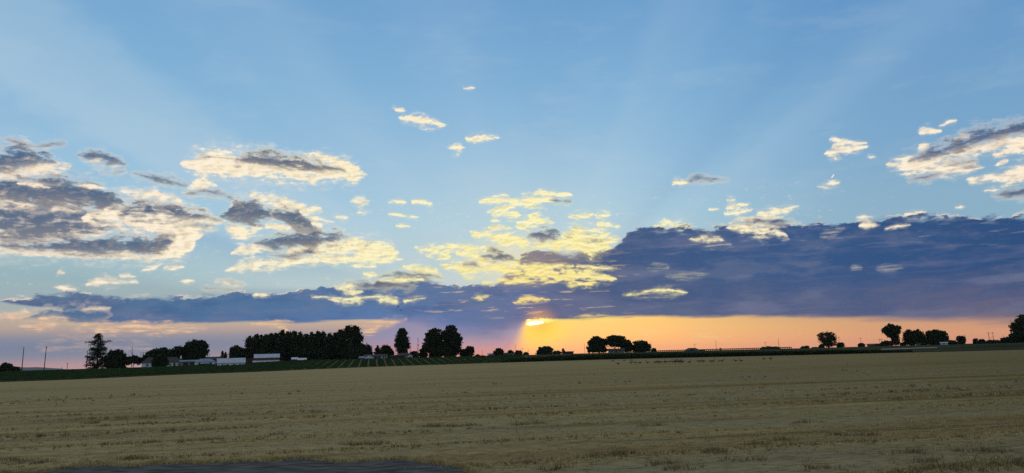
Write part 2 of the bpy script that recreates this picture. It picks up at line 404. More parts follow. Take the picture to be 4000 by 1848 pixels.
# --- the long dark bank: top and bottom edge by bearing
BANK = [  # px, top y, bottom y, softness of the lower edge
 (-60, 1176, 1172, .1), (10, 1172, 1176, .1), (70, 1164, 1188, .1), (130, 1156, 1196, .1), (200, 1152, 1204, .1), (250, 1148, 1212, .12), (285, 1146, 1258, .12), (450, 1144, 1262, .1), (620, 1154, 1264, .1), (760, 1160, 1260, .1),
 (900, 1146, 1256, .1), (1000, 1146, 1255, .1), (1120, 1136, 1258, .1), (1200, 1132, 1257, .1), (1290, 1124, 1253, .1), (1350, 1122, 1251, .1), (1430, 1108, 1250, .1),
 (1500, 1096, 1249, .12), (1560, 1080, 1248, .2), (1640, 1072, 1252, .5), (1700, 1100, 1275, 1.), (1780, 1118, 1300, 1.), (1880, 1112, 1310, 1.), (1950, 1103, 1300, 1.),
 (1990, 1040, 1282, .8), (2030, 1006, 1262, .25), (2080, 984, 1254, .15), (2200, 984, 1252, .1), (2330, 972, 1246, .12), (2400, 968, 1240, .12), (2440, 930, 1238, .12), (2480, 896, 1237, .12), (2520, 884, 1237, .12),
 (2640, 892, 1237, .12), (2720, 888, 1237, .13), (2770, 894, 1237, .13), (2840, 884, 1237, .15), (2920, 872, 1237, .15), (3020, 858, 1238, .16), (3100, 876, 1238, .18), (3200, 876, 1240, .2), (3300, 876, 1242, .22),
 (3430, 858, 1246, .3), (3560, 842, 1248, .35), (3700, 838, 1250, .4), (3790, 832, 1252, .5), (3830, 850, 1253, .5), (4000, 848, 1256, .6), (4120, 846, 1258, .6)]
rows = []
for px, ty, by, so in BANK:
    a, et = azel(px, ty); _, eb = azel(px, by)
    rows.append(((a - D0) / (D1 - D0), et / 16.0, eb / 16.0, so))
rows = [r for r in rows if 0 < r[0] < 1]
rows = [(0.0, *rows[0][1:])] + rows + [(1.0, *rows[-1][1:])]
azb = mth('DIVIDE', AZ + (warp1 - 0.5) * 0.9 - D0, D1 - D0, clamp=True)
bt, bb, bsoft = curves(azb, rows)
bt = bt * 16.0; bb = bb * 16.0
away = mx(0.0, ab(AZ) - 48.0) * 0.12                       # the bank thins out far to either side
bt = bt - away
f_top = bt - EL + (puff - 0.5) * 1.15 + (warp2 - 0.5) * 0.9 + (puff2 - 0.5) * 0.6
f_bot = EL - bb + (streak - 0.5) * (0.35 + bsoft * 0.5)
a_bank = sstep(f_top / (0.10 + mx(0.0, patch - 0.42) * 1.6), -0.6, 1.0) * sstep(f_bot / (bsoft * 1.3 + 0.02), -0.8, 0.8)
fr = lambda rows: cramp(mth('DIVIDE', AZ + 36.0, 72.0, clamp=True), [((a + 36) / 72, lin(c)) for a, c in rows])
bk_top = fr([(-33, (84, 114, 148)), (-20, (80, 114, 154)), (-10, (88, 118, 160)), (0, (96, 114, 154)), (6, (76, 94, 130)), (12, (64, 91, 132)), (20, (56, 88, 133)), (33, (48, 80, 126))])
bk_bot = fr([(-33, (82, 110, 150)), (-20, (78, 112, 156)), (-10, (92, 122, 170)), (-3, (104, 120, 166)), (1.5, (116, 112, 146)), (6, (96, 105, 136)), (14, (86, 98, 132)), (24, (92, 99, 130)), (33, (102, 99, 126))])
hgt = mth('DIVIDE', EL - bb, mx(bt - bb, 0.5), clamp=True)
bank = cmix(sstep(hgt + (streak - 0.5) * 0.5, 0.03, 0.58), bk_bot, bk_top)
bank = cmix(sstep(noise(comb(AZ * 0.13 + 3.0, EL * 0.9), 0.9, 4, 0.55), .5, .72) * 0.40, bank, lin((122, 124, 152)))
bank = cmix(sstep(streak, .54, .78) * 0.16, bank, lin((140, 132, 146)))
bank = cmix(sstep(relief, -0.02, -0.16) * 0.10 * sstep(f_top, 1.6, 0.2), bank, lin((52, 80, 126)))
bank = cmix(sstep(relief, 0.02, 0.18) * 0.16 * sstep(f_top, 1.4, 0.1), bank, lin((142, 140, 158)))
mot = noise(comb(AZ * 0.22 + 13.0, EL * 0.62), 1.0, 5, 0.55)
bank = cmix(sstep(mot, .50, .30) * 0.35, bank, lin((52, 82, 128)))
bank = cmix(sstep(mot, .52, .70) * 0.30, bank, lin((118, 124, 148)))
cg = mth('SQRT', (AZ - 0.6) * (AZ - 0.6) * 0.045 + (EL - 6.9) * (EL - 6.9) * 0.42)
bank = cmix(sstep(cg, 1.5, 0.2) * 0.55, bank, lin((168, 146, 126)))
glint = noise(comb(AZ * 0.45 + 5.0, EL * 3.6), 1.0, 4, 0.55)
bank = cmix(sstep(glint, .60, .72) * sstep(ab(AZ - 1.0), 13.0, 3.0) * sstep(EL, 2.6, 3.2) * sstep(EL, 8.0, 6.0) * 0.40, bank, lin((250, 208, 140)))
bank = cmix(sstep(glint, .58, .74) * sstep(AZ, 6.0, 14.0) * sstep(f_top, 2.6, 0.4) * 0.25, bank, lin((196, 190, 190)))
rim = sstep(f_top, 0.22, 0.02) * sstep(puff2, .45, .58)
bank = cmix(rim * 0.85, bank, sunlit)
sky = cmix(a_bank, air, bank)

S2 = [
 # pale sky seen through the ragged top of the right bank
 (.30, [(2840, 884, 4), (2890, 888, 18), (2960, 896, 22), (3030, 908, 16), (3075, 918, 5)]),
 (.1, [(2690, 935, 3), (2770, 938, 10), (2832, 940, 3)]),
 (.9, [(2860, 872, 4), (2960, 868, 13), (3060, 862, 10), (3110, 862, 3)]),
 (.1, [(3360, 876, 3), (3400, 872, 9), (3440, 876, 3)]),
 (.2, [(3460, 893, 2), (3510, 884, 5), (3550, 880, 2)]),
 # centre: yellow cluster
 (.0, [(1540, 1012, 3), (1580, 1014, 3)]),
 (0.0, [(2042, 760, 3), (2110, 752, 11), (2180, 760, 12), (2232, 762, 4)]),
 (0.0, [(1872, 786, 5), (1920, 779, 10), (1980, 776, 12), (2008, 782, 3)]),
 (0.0, [(1906, 828, 4), (1960, 806, 14), (2050, 793, 18), (2130, 786, 15), (2165, 788, 4)]),
 (1.0, [(2146, 784, 5), (2190, 788, 10), (2236, 794, 2)]),
 (0.0, [(1928, 836, 6), (1980, 834, 12), (2020, 838, 9), (2034, 842, 2)]),
 (0.0, [(1918, 890, 7), (1950, 888, 13), (1988, 893, 12), (1998, 896, 2)]),
 (0.0, [(2010, 882, 10), (2060, 878, 22), (2100, 865, 13), (2150, 864, 7), (2165, 868, 1)]),
 (0.0, [(1830, 912, 5), (1900, 918, 14), (1960, 934, 20), (2020, 944, 20), (2070, 948, 6)]),
 (.12, [(2075, 956, 6), (2170, 955, 18), (2240, 930, 40), (2300, 945, 52), (2350, 950, 36), (2400, 935, 20), (2432, 932, 3)]),
 (1.0, [(2056, 926, 8), (2095, 920, 22), (2155, 918, 24), (2190, 920, 8)]),
 (0.0, [(2228, 846, 4), (2270, 842, 9), (2322, 838, 3)]),
 (0.0, [(2322, 844, 8), (2360, 838, 12), (2394, 836, 2)]),
 (0.0, [(2322, 872, 6), (2380, 884, 10), (2426, 890, 3)]),
 (0.0, [(1618, 966, 4), (1680, 972, 14), (1760, 970, 13), (1850, 968, 13), (1900, 972, 9), (1914, 974, 2)]),
 (0.0, [(1668, 996, 4), (1710, 997, 11), (1750, 1005, 9), (1764, 1008, 1)]),
 (0.0, [(1783, 994, 6), (1830, 1000, 13), (1880, 1010, 9), (1928, 1026, 3)]),
 (1.0, [(1900, 984, 5), (1940, 976, 13), (1975, 985, 4)]),
 (.8, [(1870, 1004, 4), (1940, 1004, 24), (1990, 1014, 14), (2026, 1022, 3)]),
 (0.0, [(1715, 1030, 4), (1770, 1042, 15), (1850, 1048, 15), (1940, 1046, 18), (2050, 1052, 20), (2130, 1052, 16), (2156, 1054, 3)]),
 (1.0, [(1815, 1036, 4), (1860, 1033, 11), (1900, 1046, 3)]),
 (0.0, [(1970, 1068, 4), (2080, 1070, 16), (2200, 1080, 20), (2310, 1080, 20), (2390, 1086, 9), (2410, 1090, 2)]),
 (0.0, [(1880, 1106, 4), (2000, 1098, 7), (2100, 1096, 8), (2156, 1098, 2)]),
 (0.0, [(2200, 1108, 3), (2270, 1108, 6), (2314, 1110, 2)]),
 (.3, [(2060, 1036, 4), (2150, 1042, 8), (2240, 1044, 5)]),
 (.3, [(2250, 1046, 4), (2340, 1046, 9), (2420, 1040, 3)]),
 (0.0, [(1806, 1086, 3), (1850, 1084, 7), (1884, 1085, 2)]),
 (0.0, [(1838, 1158, 2), (1872, 1156, 8), (1905, 1153, 2)]),
 (0.0, [(2006, 1180, 2), (2040, 1174, 8), (2090, 1170, 7), (2148, 1166, 2)]),
 (.05, [(2500, 1139, 2), (2560, 1134, 5), (2640, 1137, 5), (2692, 1141, 2)]),
 (.05, [(2440, 1150, 2), (2470, 1146, 4), (2500, 1145, 2)]),
 (0.0, [(1985, 862, 3), (2012, 858, 4)]),
 (0.0, [(1920, 862, 2), (1950, 858, 4), (1976, 862, 2)]),
 (0.0, [(2060, 845, 2), (2090, 838, 5), (2120, 836, 2)]),
 (.7, [(2080, 812, 2), (2120, 818, 4), (2150, 822, 2)]),
 (0.0, [(2290, 905, 4), (2320, 900, 6), (2350, 906, 2)]),
 # between the left bank and the cluster
 (.1, [(1576, 1040, 6), (1640, 1052, 17), (1700, 1064, 15), (1728, 1084, 3)]),
 (1.0, [(1470, 1082, 3), (1550, 1074, 10), (1650, 1072, 12), (1724, 1086, 3)]),
 (.05, [(1490, 1098, 4), (1550, 1096, 9), (1630, 1094, 6), (1660, 1094, 2)]),
 (1.0, [(1336, 1106, 2), (1420, 1110, 12), (1530, 1115, 14), (1630, 1118, 4)]),
 (.1, [(1310, 1120, 5), (1360, 1128, 14), (1425, 1140, 4)]),
 (.1, [(1216, 1160, 2), (1300, 1160, 5), (1400, 1164, 5), (1500, 1160, 4), (1560, 1160, 2)]),
 (.1, [(1470, 1176, 4), (1530, 1172, 10), (1565, 1174, 2)]),
 (.05, [(1575, 1172, 5), (1620, 1170, 6), (1655, 1170, 1)]),
 (.2, [(1290, 1172, 2), (1350, 1176, 9), (1410, 1180, 5), (1440, 1182, 1)]),
 (.2, [(985, 1150, 2), (1030, 1153, 5), (1070, 1156, 2)]),
 (.5, [(320, 1204, 2), (350, 1203, 5), (425, 1204, 3)]),
 (.1, [(160, 1242, 2), (220, 1240, 5), (285, 1240, 2)]),
 (.2, [(-60, 1234, 6), (60, 1230, 8), (110, 1222, 9), (130, 1232, 2)]),
]
S3 = [
 (.6, [(3420, 1052, 2), (3470, 1047, 5), (3520, 1044, 2)]),
 (.45, [(3318, 1050, 2), (3340, 1046, 5), (3366, 1046, 2)]),
 (.55, [(2596, 1082, 3), (2680, 1078, 7), (2770, 1068, 2)]),
 (.55, [(2522, 1046, 3), (2570, 1040, 7), (2614, 1042, 3)]),
 (.3, [(2430, 1152, 4), (2500, 1145, 8), (2580, 1146, 11), (2650, 1146, 5), (2685, 1146, 1)]),
 (.35, [(3190, 920, 3), (3240, 905, 12), (3300, 890, 3)]),
 (.2, [(2735, 976, 2), (2790, 965, 7), (2860, 955, 3)]),
 # warm streaks below the bank
 (.05, [(80, 1265, 5), (130, 1268, 12), (180, 1272, 9), (240, 1270, 6)]),
 (.1, [(320, 1272, 5), (450, 1270, 11), (600, 1274, 17), (730, 1284, 11), (812, 1280, 2)]),
 (.2, [(360, 1296, 3), (450, 1294, 9), (540, 1297, 7), (620, 1300, 3)]),
 (.1, [(970, 1266, 3), (1070, 1261, 9), (1150, 1256, 2)]),
 (.25, [(1085, 1280, 4), (1110, 1286, 14), (1126, 1292, 4)]),
 (.1, [(1410, 1268, 3), (1500, 1260, 9), (1590, 1252, 3)]),
 (.2, [(1415, 1296, 3), (1450, 1288, 16), (1478, 1274, 8), (1490, 1268, 2)]),
 (.0, [(2230, 1240, 2), (2300, 1236, 5), (2370, 1230, 5), (2400, 1228, 2)]),
 (.1, [(2330, 1246, 2), (2400, 1246, 5), (2460, 1244, 2)]),
 (.35, [(2390, 1310, 2), (2500, 1302, 5), (2590, 1300, 2)]),
 (.3, [(2700, 1316, 2), (2780, 1312, 4), (2860, 1316, 2)]),
 (.7, [(2710, 1296, 2), (2780, 1294, 4), (2860, 1292, 2)]),
 # mauve clouds low on the left
 (1.0, [(150, 1350, 4), (250, 1342, 10), (330, 1338, 12), (440, 1338, 14), (520, 1346, 10), (590, 1352, 3)]),
]
sky = paint(sky, [(1.0, [(90, 1243, 3), (140, 1234, 9), (200, 1230, 16), (270, 1231, 22), (330, 1232, 26), (380, 1232, 20), (420, 1232, 6)])], 0.05, 0.95, bk_top)
torn = sstep(noise(comb(AZ * 0.42 + 17.0, EL * 5.0), 1.1, 5, 0.6), .36, .60)
sky = paint(sky, S3[7:], 0.12, torn * 0.88)
sky = paint(sky, S3[:7], 0.12, torn * 0.50)
sky = paint(sky, S2)

# --- short contrail
ca, ce = azel(3247, 696); cb, cf = azel(3259, 680)
ux, uy = cb - ca, cf - ce; ln = math.hypot(ux, uy); ux /= ln; uy /= ln
along = (AZ - ca) * ux + (EL - ce) * uy; across = ab((AZ - ca) * -uy + (EL - ce) * ux)
sky = cmix(sstep(across, .055, .015) * sstep(along, -.02, .06) * sstep(along, ln + .02, ln - .08), sky, lin((236, 238, 236)))

# --- the sun's gap: hot sliver under the edge of the bank and its glow
sx = (AZ - SUN_AZ - 0.02) / 0.64; sy = (EL - SUN_EL - sx * 0.05) / 0.135
fizz = noise(comb(AZ * 1.0, EL * 1.6), 3.2, 4, 0.6)
core = sstep(sx * sx + sy * sy + (fizz - 0.5) * 1.3, 1.3, 0.45)
tail = sstep(ab(EL - bb - 0.03 + (fizz - 0.5) * 0.5), 0.20, 0.03) * sstep(AZ - SUN_AZ, -0.75, -0.45) * sstep(AZ - SUN_AZ, 2.0, 0.3)
gx = (AZ - SUN_AZ - 0.5); gy = (EL - SUN_EL)
gd = mth('SQRT', gx * gx * 0.8 + gy * gy * 0.9)
glow = sstep(gd, 3.4, 0.0) * shaft * sstep(f_bot, -0.05, -0.30)
sky = cmix(glow * glow * 0.95, sky, lin((255, 232, 72)))
wide = sstep(gd, 1.9, 0.1)
sky = cmix(wide * wide * 0.55, sky, lin((255, 178, 96)))
lip = sstep(ab(EL - bb - 0.02 + (puff - 0.5) * 0.25), 0.16, 0.02) * sstep(AZ - SUN_AZ, -0.5, 0.4) * sstep(AZ - SUN_AZ, 11.0, 0.5)
sky = cmix(lip * 0.8, sky, lin((255, 226, 110)))
halo = sstep(mth('SQRT', sx * sx * 0.5 + sy * sy * 0.10), 1.5, 0.2)
sky = cmix(halo * halo * 0.45, sky, (1.2, 0.75, 0.20))
sky = cmix(tail * 0.9, sky, (1.5, 1.15, 0.30))
sky = cmix(core, sky, (3.2, 2.8, 1.6))
bg = WT.nodes.new('ShaderNodeBackground'); bg.inputs[1].default_value = 1.0
WT.links.new(sky.k, bg.inputs[0])
wo = WT.nodes.new('ShaderNodeOutputWorld'); WT.links.new(bg.outputs[0], wo.inputs[0])
world.cycles.sampling_method = 'MANUAL'; world.cycles.sample_map_resolution = 512

# ================================================================ helpers
def pxl(x, y):
    """photo column of a far ground point"""
    d = Vector((x, y, 0)); return 2000 + FOC * d.dot(RGT) / max(d.dot(FWD), 1e-6)
_EX = np.array([-900, 0, 300, 700, 1000, 1450, 2000, 2400, 3100, 3600, 4000, 4900], float)
_EY = np.array([170, 183, 190, 232, 246, 312, 341, 350, 292, 270, 258, 245], float)
_ZX = np.array([-900, 0, 350, 600, 900, 1200, 1460, 2300, 2700, 3235, 3500, 3700, 4000, 4900], float)
_ZY = np.array([2.2, 2.35, 2.15, 2.1, 2.7, 3.4, 3.2, 3.15, 2.9, 2.5, 2.55, 2.25, 2.2, 2.1], float)
cR, sR, cP, sP = math.cos(ROLL), math.sin(ROLL), math.cos(PITCH), math.sin(PITCH)
def np_pxl(x, y):
    dr = x * RGT.x + y * RGT.y; df = np.maximum(x * FWD.x + y * FWD.y, 1e-6)
    return np.clip(2000 + FOC * dr / df, -900, 4900)
def edge_of(x, y): return np.interp(np_pxl(x, y), _EX, _EY)
def Hn(x, y):
    """terrain height: flat field, a gentle rise beyond it where the farms stand"""
    x = np.asarray(x, float); y = np.asarray(y, float)
    p = np_pxl(x, y); e = np.interp(p, _EX, _EY) + 5; z = np.interp(p, _ZX, _ZY)
    s = np.clip((y - e) / (430 - e), 0, 1); s = s * s * (3 - 2 * s)
    side = np.clip((np.abs(x) / np.maximum(y, 1e-3) - 0.9) / 0.5, 0, 1)
    h = z * s * np.where(y > 0, 1 - side, 0)
    return h
def H(x, y): return float(Hn(x, y))
def spot(px, D):
    """ground point at forward distance D below photo column px"""
    d = ray(px, horizon(px)); x = d.x / d.y * D
    return x, D, H(x, D)
def zat(px, py, D):
    d = ray(px, py); return CAM_Z + d.z / d.y * D
def m_per_px(D): return D / FOC / cP
def face(px):
    d = ray(px, horizon(px)); return -math.atan2(d.x, d.y)

def mat(name, col, rough=0.85, noise_scale=None, col2=None, detail=4, bump=0.0, metal=0.0, stretch=None, spec=0.12):
    m = bpy.data.materials.new(name); m.use_nodes = True
    nt = m.node_tree; b = nt.nodes['Principled BSDF']
    b.inputs['Roughness'].default_value = rough; b.inputs['Metallic'].default_value = metal
    b.inputs['Specular IOR Level'].default_value = spec
    if noise_scale is None:
        b.inputs['Base Color'].default_value = (*col, 1); return m
    tcn = nt.nodes.new('ShaderNodeTexCoord'); mp = nt.nodes.new('ShaderNodeMapping')
    if stretch: mp.inputs['Scale'].default_value = stretch
    nz = nt.nodes.new('ShaderNodeTexNoise'); nz.inputs['Scale'].default_value = noise_scale; nz.inputs['Detail'].default_value = detail
    rp = nt.nodes.new('ShaderNodeValToRGB'); rp.color_ramp.elements[0].position = .34; rp.color_ramp.elements[1].position = .66
    rp.color_ramp.elements[0].color = (*col, 1); rp.color_ramp.elements[1].color = (*(col2 or col), 1)
    nt.links.new(tcn.outputs['Object'], mp.inputs[0]); nt.links.new(mp.outputs[0], nz.inputs['Vector'])
    nt.links.new(nz.outputs[0], rp.inputs[0]); nt.links.new(rp.outputs[0], b.inputs['Base Color'])
    if bump:
        bp = nt.nodes.new('ShaderNodeBump'); bp.inputs['Strength'].default_value = bump; bp.inputs['Distance'].default_value = .05
        nt.links.new(nz.outputs[0], bp.inputs['Height']); nt.links.new(bp.outputs[0], b.inputs['Normal'])
    return m

def mesh_np(name, verts, faces, material=None, parent=None, smooth=False, loc=None):
    """faces: (n,3) or (n,4) integer array"""
    verts = np.asarray(verts, np.float32); faces = np.asarray(faces, np.int32)
    k = faces.shape[1]; me = bpy.data.meshes.new(name)
    me.vertices.add(len(verts)); me.vertices.foreach_set('co', verts.ravel())
    me.loops.add(faces.size); me.loops.foreach_set('vertex_index', faces.ravel())
    me.polygons.add(len(faces)); me.polygons.foreach_set('loop_start', np.arange(0, faces.size, k, dtype=np.int32))
    if smooth: me.polygons.foreach_set('use_smooth', np.ones(len(faces), bool))
    me.update(calc_edges=True)
    if material: me.materials.append(material)
    o = bpy.data.objects.new(name, me); COL.objects.link(o)
    if parent: o.parent = parent
    if loc: o.location = loc
    return o
def bm_obj(name, bm, material, parent=None, smooth=False):
    me = bpy.data.meshes.new(name); bm.normal_update(); bm.to_mesh(me); bm.free()
    if smooth:
        for p in me.polygons: p.use_smooth = True
    me.materials.append(material)
    o = bpy.data.objects.new(name, me); COL.objects.link(o)
    if parent: o.parent = parent
    return o
def tag(o, label, cat, group=None):
    o['label'] = label; o['category'] = cat
    if group: o['group'] = group
    return o
def empty(name, loc, rz=0.0):
    o = bpy.data.objects.new(name, None); COL.objects.link(o); o.location = loc; o.rotation_euler = (0, 0, rz)
    o.empty_display_size = .5
    return o
def box(bm, x0, x1, y0, y1, z0, z1):
    v = [bm.verts.new((x, y, z)) for z in (z0, z1) for x, y in ((x0, y0), (x1, y0), (x1, y1), (x0, y1))]
    for f in ((3, 2, 1, 0), (4, 5, 6, 7), (0, 1, 5, 4), (1, 2, 6, 5), (2, 3, 7, 6), (3, 0, 4, 7)): bm.faces.new([v[i] for i in f])
def prism(bm, poly, y0, y1, axis='y'):
    """poly in (x, z) extruded along y, or in (y, z) extruded along x"""
    mk = (lambda a, b, t: (a, t, b)) if axis == 'y' else (lambda a, b, t: (t, a, b))
    A = [bm.verts.new(mk(a, b, y0)) for a, b in poly]; B = [bm.verts.new(mk(a, b, y1)) for a, b in poly]
    n = len(poly)
    bm.faces.new(A); bm.faces.new(B[::-1])
    for i in range(n): bm.faces.new((A[i], B[i], B[(i + 1) % n], A[(i + 1) % n]))
    bmesh.ops.recalc_face_normals(bm, faces=bm.faces)
def tube_np(pts, rad, seg=6):
    """tapered tube along pts; returns verts, quads"""
    pts = np.asarray(pts, float); n = len(pts); V = []
    for i in range(n):
        t = pts[min(i + 1, n - 1)] - pts[max(i - 1, 0)]; t /= np.linalg.norm(t) + 1e-9
        a = np.cross(t, (0, 1, 0.01)); 
        if np.linalg.norm(a) < .1: a = np.cross(t, (1, 0, 0))
        a /= np.linalg.norm(a); b = np.cross(t, a)
        for k in range(seg):
            w = 2 * math.pi * k / seg; V.append(pts[i] + rad[i] * (math.cos(w) * a + math.sin(w) * b))
    F = [(i * seg + k, i * seg + (k + 1) % seg, (i + 1) * seg + (k + 1) % seg, (i + 1) * seg + k) for i in range(n - 1) for k in range(seg)]
    return np.array(V), np.array(F)
def join_np(parts):
    V, F, o = [], [], 0
    for v, f in parts: V.append(v); F.append(f + o); o += len(v)
    return np.concatenate(V), np.concatenate(F)

# ================================================================ materials
M_STRAW = mat('straw', (.42, .31, .13), .9, 2.5, (.62, .47, .21))
M_STRAW_D = mat('weathered_straw', (.19, .135, .060), .9, 2.0, (.34, .25, .115))
M_GROUND = mat('rough_grass', (.038, .046, .022), 1.0, .02, (.085, .078, .042), 8, spec=0.0)
M_LEAF = mat('foliage', (.022, .034, .016), .8, .35, (.050, .066, .024), spec=.04)
M_LEAF_O = mat('olive_foliage', (.040, .042, .018), .8, .35, (.085, .080, .034), spec=.15)
M_BARK = mat('bark', (.030, .024, .018), .9, 1.5, (.06, .05, .04))
M_POLE = mat('weathered_pole_wood', (.05, .042, .035), .9, 2.0, (.085, .07, .055))
M_WHITE = mat('white_paint', (.62, .62, .60), .7, 1.2, (.78, .78, .76))
M_ROOF_METAL = mat('galvanised_roof', (.40, .42, .44), .45, .8, (.54, .56, .58), spec=.5)
M_ROOF_BLUE = mat('blue_grey_roof', (.20, .25, .30), .6, 1.0, (.28, .33, .39))
M_ROOF_DARK = mat('brown_shingle_roof', (.060, .050, .042), .85, 2.0, (.10, .082, .068))
M_RED = mat('barn_red_boards', (.16, .045, .04), .8, 1.0, (.24, .075, .06))
M_TAN = mat('tan_siding', (.22, .18, .14), .8, 1.0, (.30, .25, .20))
M_GLASS = mat('dark_glass', (.02, .022, .026), .12, spec=.5)
M_DARKWOOD = mat('dark_boards', (.045, .036, .03), .85, 1.5, (.075, .06, .05))
M_CONC = mat('grey_concrete', (.12, .11, .10), .85, .6, (.18, .165, .15))
M_CROP = mat('crop_leaves', (.017, .029, .010), .95, .5, (.036, .054, .018), spec=.0)
M_CROP_PALE = mat('cut_hay', (.11, .115, .042), 1.0, .25, (.17, .16, .065), spec=.0)
M_GOOSE = mat('goose_brown', (.045, .036, .028), .8, 6.0, (.085, .07, .055))
M_BLACK = mat('black_plumage', (.012, .012, .012), .7)
M_HILL = mat('distant_scrub', (.10, .11, .12), .95, .002, (.14, .14, .14))

# ================================================================ ground, field, verge
def sheet(name, xs, ys, zs, material, kind='structure', smooth=True):
    n, m = xs.shape
    V = np.stack([xs, ys, zs], -1).reshape(-1, 3)
    i = np.arange(n - 1)[:, None] * m + np.arange(m - 1)[None, :]
    F = np.stack([i, i + 1, i + m + 1, i + m], -1).reshape(-1, 4)
    o = mesh_np(name, V, F, material, smooth=smooth); o['kind'] = kind
    return o
def snoise(x, y, seed, octaves=4, f0=1.0):
    """cheap value noise on a lattice, smooth, about -1..1"""
    r = np.random.default_rng(seed); T = r.uniform(-1, 1, (256, 256)); out = np.zeros_like(x); a = 1.0; tot = 0
    for _ in range(octaves):
        X = x * f0; Y = y * f0; xi = np.floor(X).astype(int); yi = np.floor(Y).astype(int); fx = X - xi; fy = Y - yi
        fx = fx * fx * (3 - 2 * fx); fy = fy * fy * (3 - 2 * fy)
        g = lambda i, j: T[(xi + i) & 255, (yi + j) & 255]
        out += a * ((g(0, 0) * (1 - fx) + g(1, 0) * fx) * (1 - fy) + (g(0, 1) * (1 - fx) + g(1, 1) * fx) * fy)
        tot += a; a *= .5; f0 *= 2.03
    return out / tot
phi = np.radians(np.unique(np.concatenate([np.arange(-180, -54, 4.0), np.arange(-54, 54.01, .5), np.arange(58, 181, 4.0)])))
rad = np.concatenate([[0.0], np.geomspace(1.5, 9000, 170)])
PH, RA = np.meshgrid(phi, rad)
gx, gy = RA * np.sin(PH), RA * np.cos(PH)
gz = Hn(gx, gy)
infield = (gy < edge_of(gx, gy) + 1) & (gy > 5) & (np.abs(gx) < gy * 1.25)
gz = gz + np.where(infield, -0.22, -0.02)
sheet('ground', gx, gy, gz, M_GROUND)

ROWA = math.radians(11.0)           # windrows run a little oblique to the road
def rowv(x, y): return -x * math.sin(ROWA) + y * math.cos(ROWA)
def rowu(x, y): return x * math.cos(ROWA) + y * math.sin(ROWA)
ROWP, ROW0 = 4.65, 18.5
def rowprofile(x, y):
    v = rowv(x, y) + snoise(rowu(x, y) * .05, y * 0, 5, 2) * .5
    d = np.abs((v - ROW0 + ROWP / 2) % ROWP - ROWP / 2)
    k = np.floor((v - ROW0 + ROWP / 2) / ROWP)
    strength = .45 + .55 * np.sin(k * 12.9898) ** 2
    brk = np.clip(.55 + .9 * snoise(rowu(x, y) * .16 + k * 17.0, k * 3.1, 6, 3), 0, 1)
    return np.exp(-(d / .42) ** 2) * strength * brk
def field_z(x, y):
    near = np.clip(1 - (y - 60) / 120, 0.15, 1)
    return near * (.085 * rowprofile(x, y) + .045 * np.clip(1.6 - y / 30, .3, 1.4) * snoise(rowu(x, y) * .5, rowv(x, y) * 1.3, 8, 4) + .012 * snoise(x * 4, y * 4, 9, 2))
tt_ = np.linspace(-1.12, 1.12, 620)
ss_ = np.concatenate([np.geomspace(8.5, 70, 420), np.geomspace(70.6, 1, 2)[:1], np.linspace(72, 400, 110)])
ss_ = np.unique(np.concatenate([np.geomspace(8.5, 70, 420), np.geomspace(71, 355, 150)]))
frac = (ss_ - 8.5) / (ss_[-1] - 8.5)
TT, FR = np.meshgrid(tt_, frac)
E_ = np.interp(np_pxl(tt_, np.ones_like(tt_)), _EX, _EY)[None, :]
fy = 8.5 + FR * (E_ - 8.5); fx = TT * fy
fz = field_z(fx, fy)

fm = bpy.data.materials.new('stubble'); fm.use_nodes = True
nt = fm.node_tree; bs = nt.nodes['Principled BSDF']; bs.inputs['Roughness'].default_value = .95; bs.inputs['Specular IOR Level'].default_value = .0
def N(t, **k):
    n = nt.nodes.new(t)
    for a, v in k.items(): setattr(n, a, v)
    return n
tcn = N('ShaderNodeTexCoord'); mp = N('ShaderNodeMapping'); mp.inputs['Rotation'].default_value = (0, 0, -ROWA)
nt.links.new(tcn.outputs['Object'], mp.inputs[0])
def fnoise(sx, sy, detail, rough=.6, off=0):
    m2 = N('ShaderNodeMapping'); m2.inputs['Scale'].default_value = (sx, sy, 1); m2.inputs['Location'].default_value = (off, off, 0)
    nt.links.new(mp.outputs[0], m2.inputs[0])
    z = N('ShaderNodeTexNoise', noise_dimensions='2D'); z.inputs['Scale'].default_value = 1; z.inputs['Detail'].default_value = detail; z.inputs['Roughness'].default_value = rough
    nt.links.new(m2.outputs[0], z.inputs['Vector']); return z.outputs[0]
def framp(fac, stops):
    r = N('ShaderNodeValToRGB'); e = r.color_ramp.elements
    while len(e) > 1: e.remove(e[-1])
    e[0].position = stops[0][0]; e[0].color = (*stops[0][1], 1)
    for p, c in stops[1:]:
        q = e.new(p); q.color = (*c, 1)
    nt.links.new(fac, r.inputs[0]); return r.outputs[0]
def fmix(f, a, b, mode='MIX', fac=None):
    n = N('ShaderNodeMix', data_type='RGBA', blend_type=mode)
    if f is not None: nt.links.new(f, n.inputs[0])
    else: n.inputs[0].default_value = fac
    for i, v in ((6, a), (7, b)):
        if isinstance(v, tuple): n.inputs[i].default_value = (*v, 1)
        else: nt.links.new(v, n.inputs[i])
    return n.outputs[2]
n_row = fnoise(.030, .80, 5, .62); n_band = fnoise(.009, .22, 3, .55, 23); n_big = fnoise(.012, .06, 4, .6, 40); n_fine = fnoise(1.6, 7.0, 5, .7, 9); n_mid = fnoise(.16, 1.1, 5, .65, 77)
FIELD_LIGHT, FIELD_MID, FIELD_DARK, FIELD_GREY = (.60, .42, .165), (.46, .315, .122), (.225, .148, .050), (.42, .345, .20)
c0 = framp(n_row, [(.36, FIELD_DARK), (.45, FIELD_MID), (.56, FIELD_MID), (.66, FIELD_LIGHT)])
c1 = fmix(framp(n_mid, [(.38, (0, 0, 0)), (.62, (1, 1, 1))]), c0, fmix(None, c0, FIELD_GREY, fac=.5))
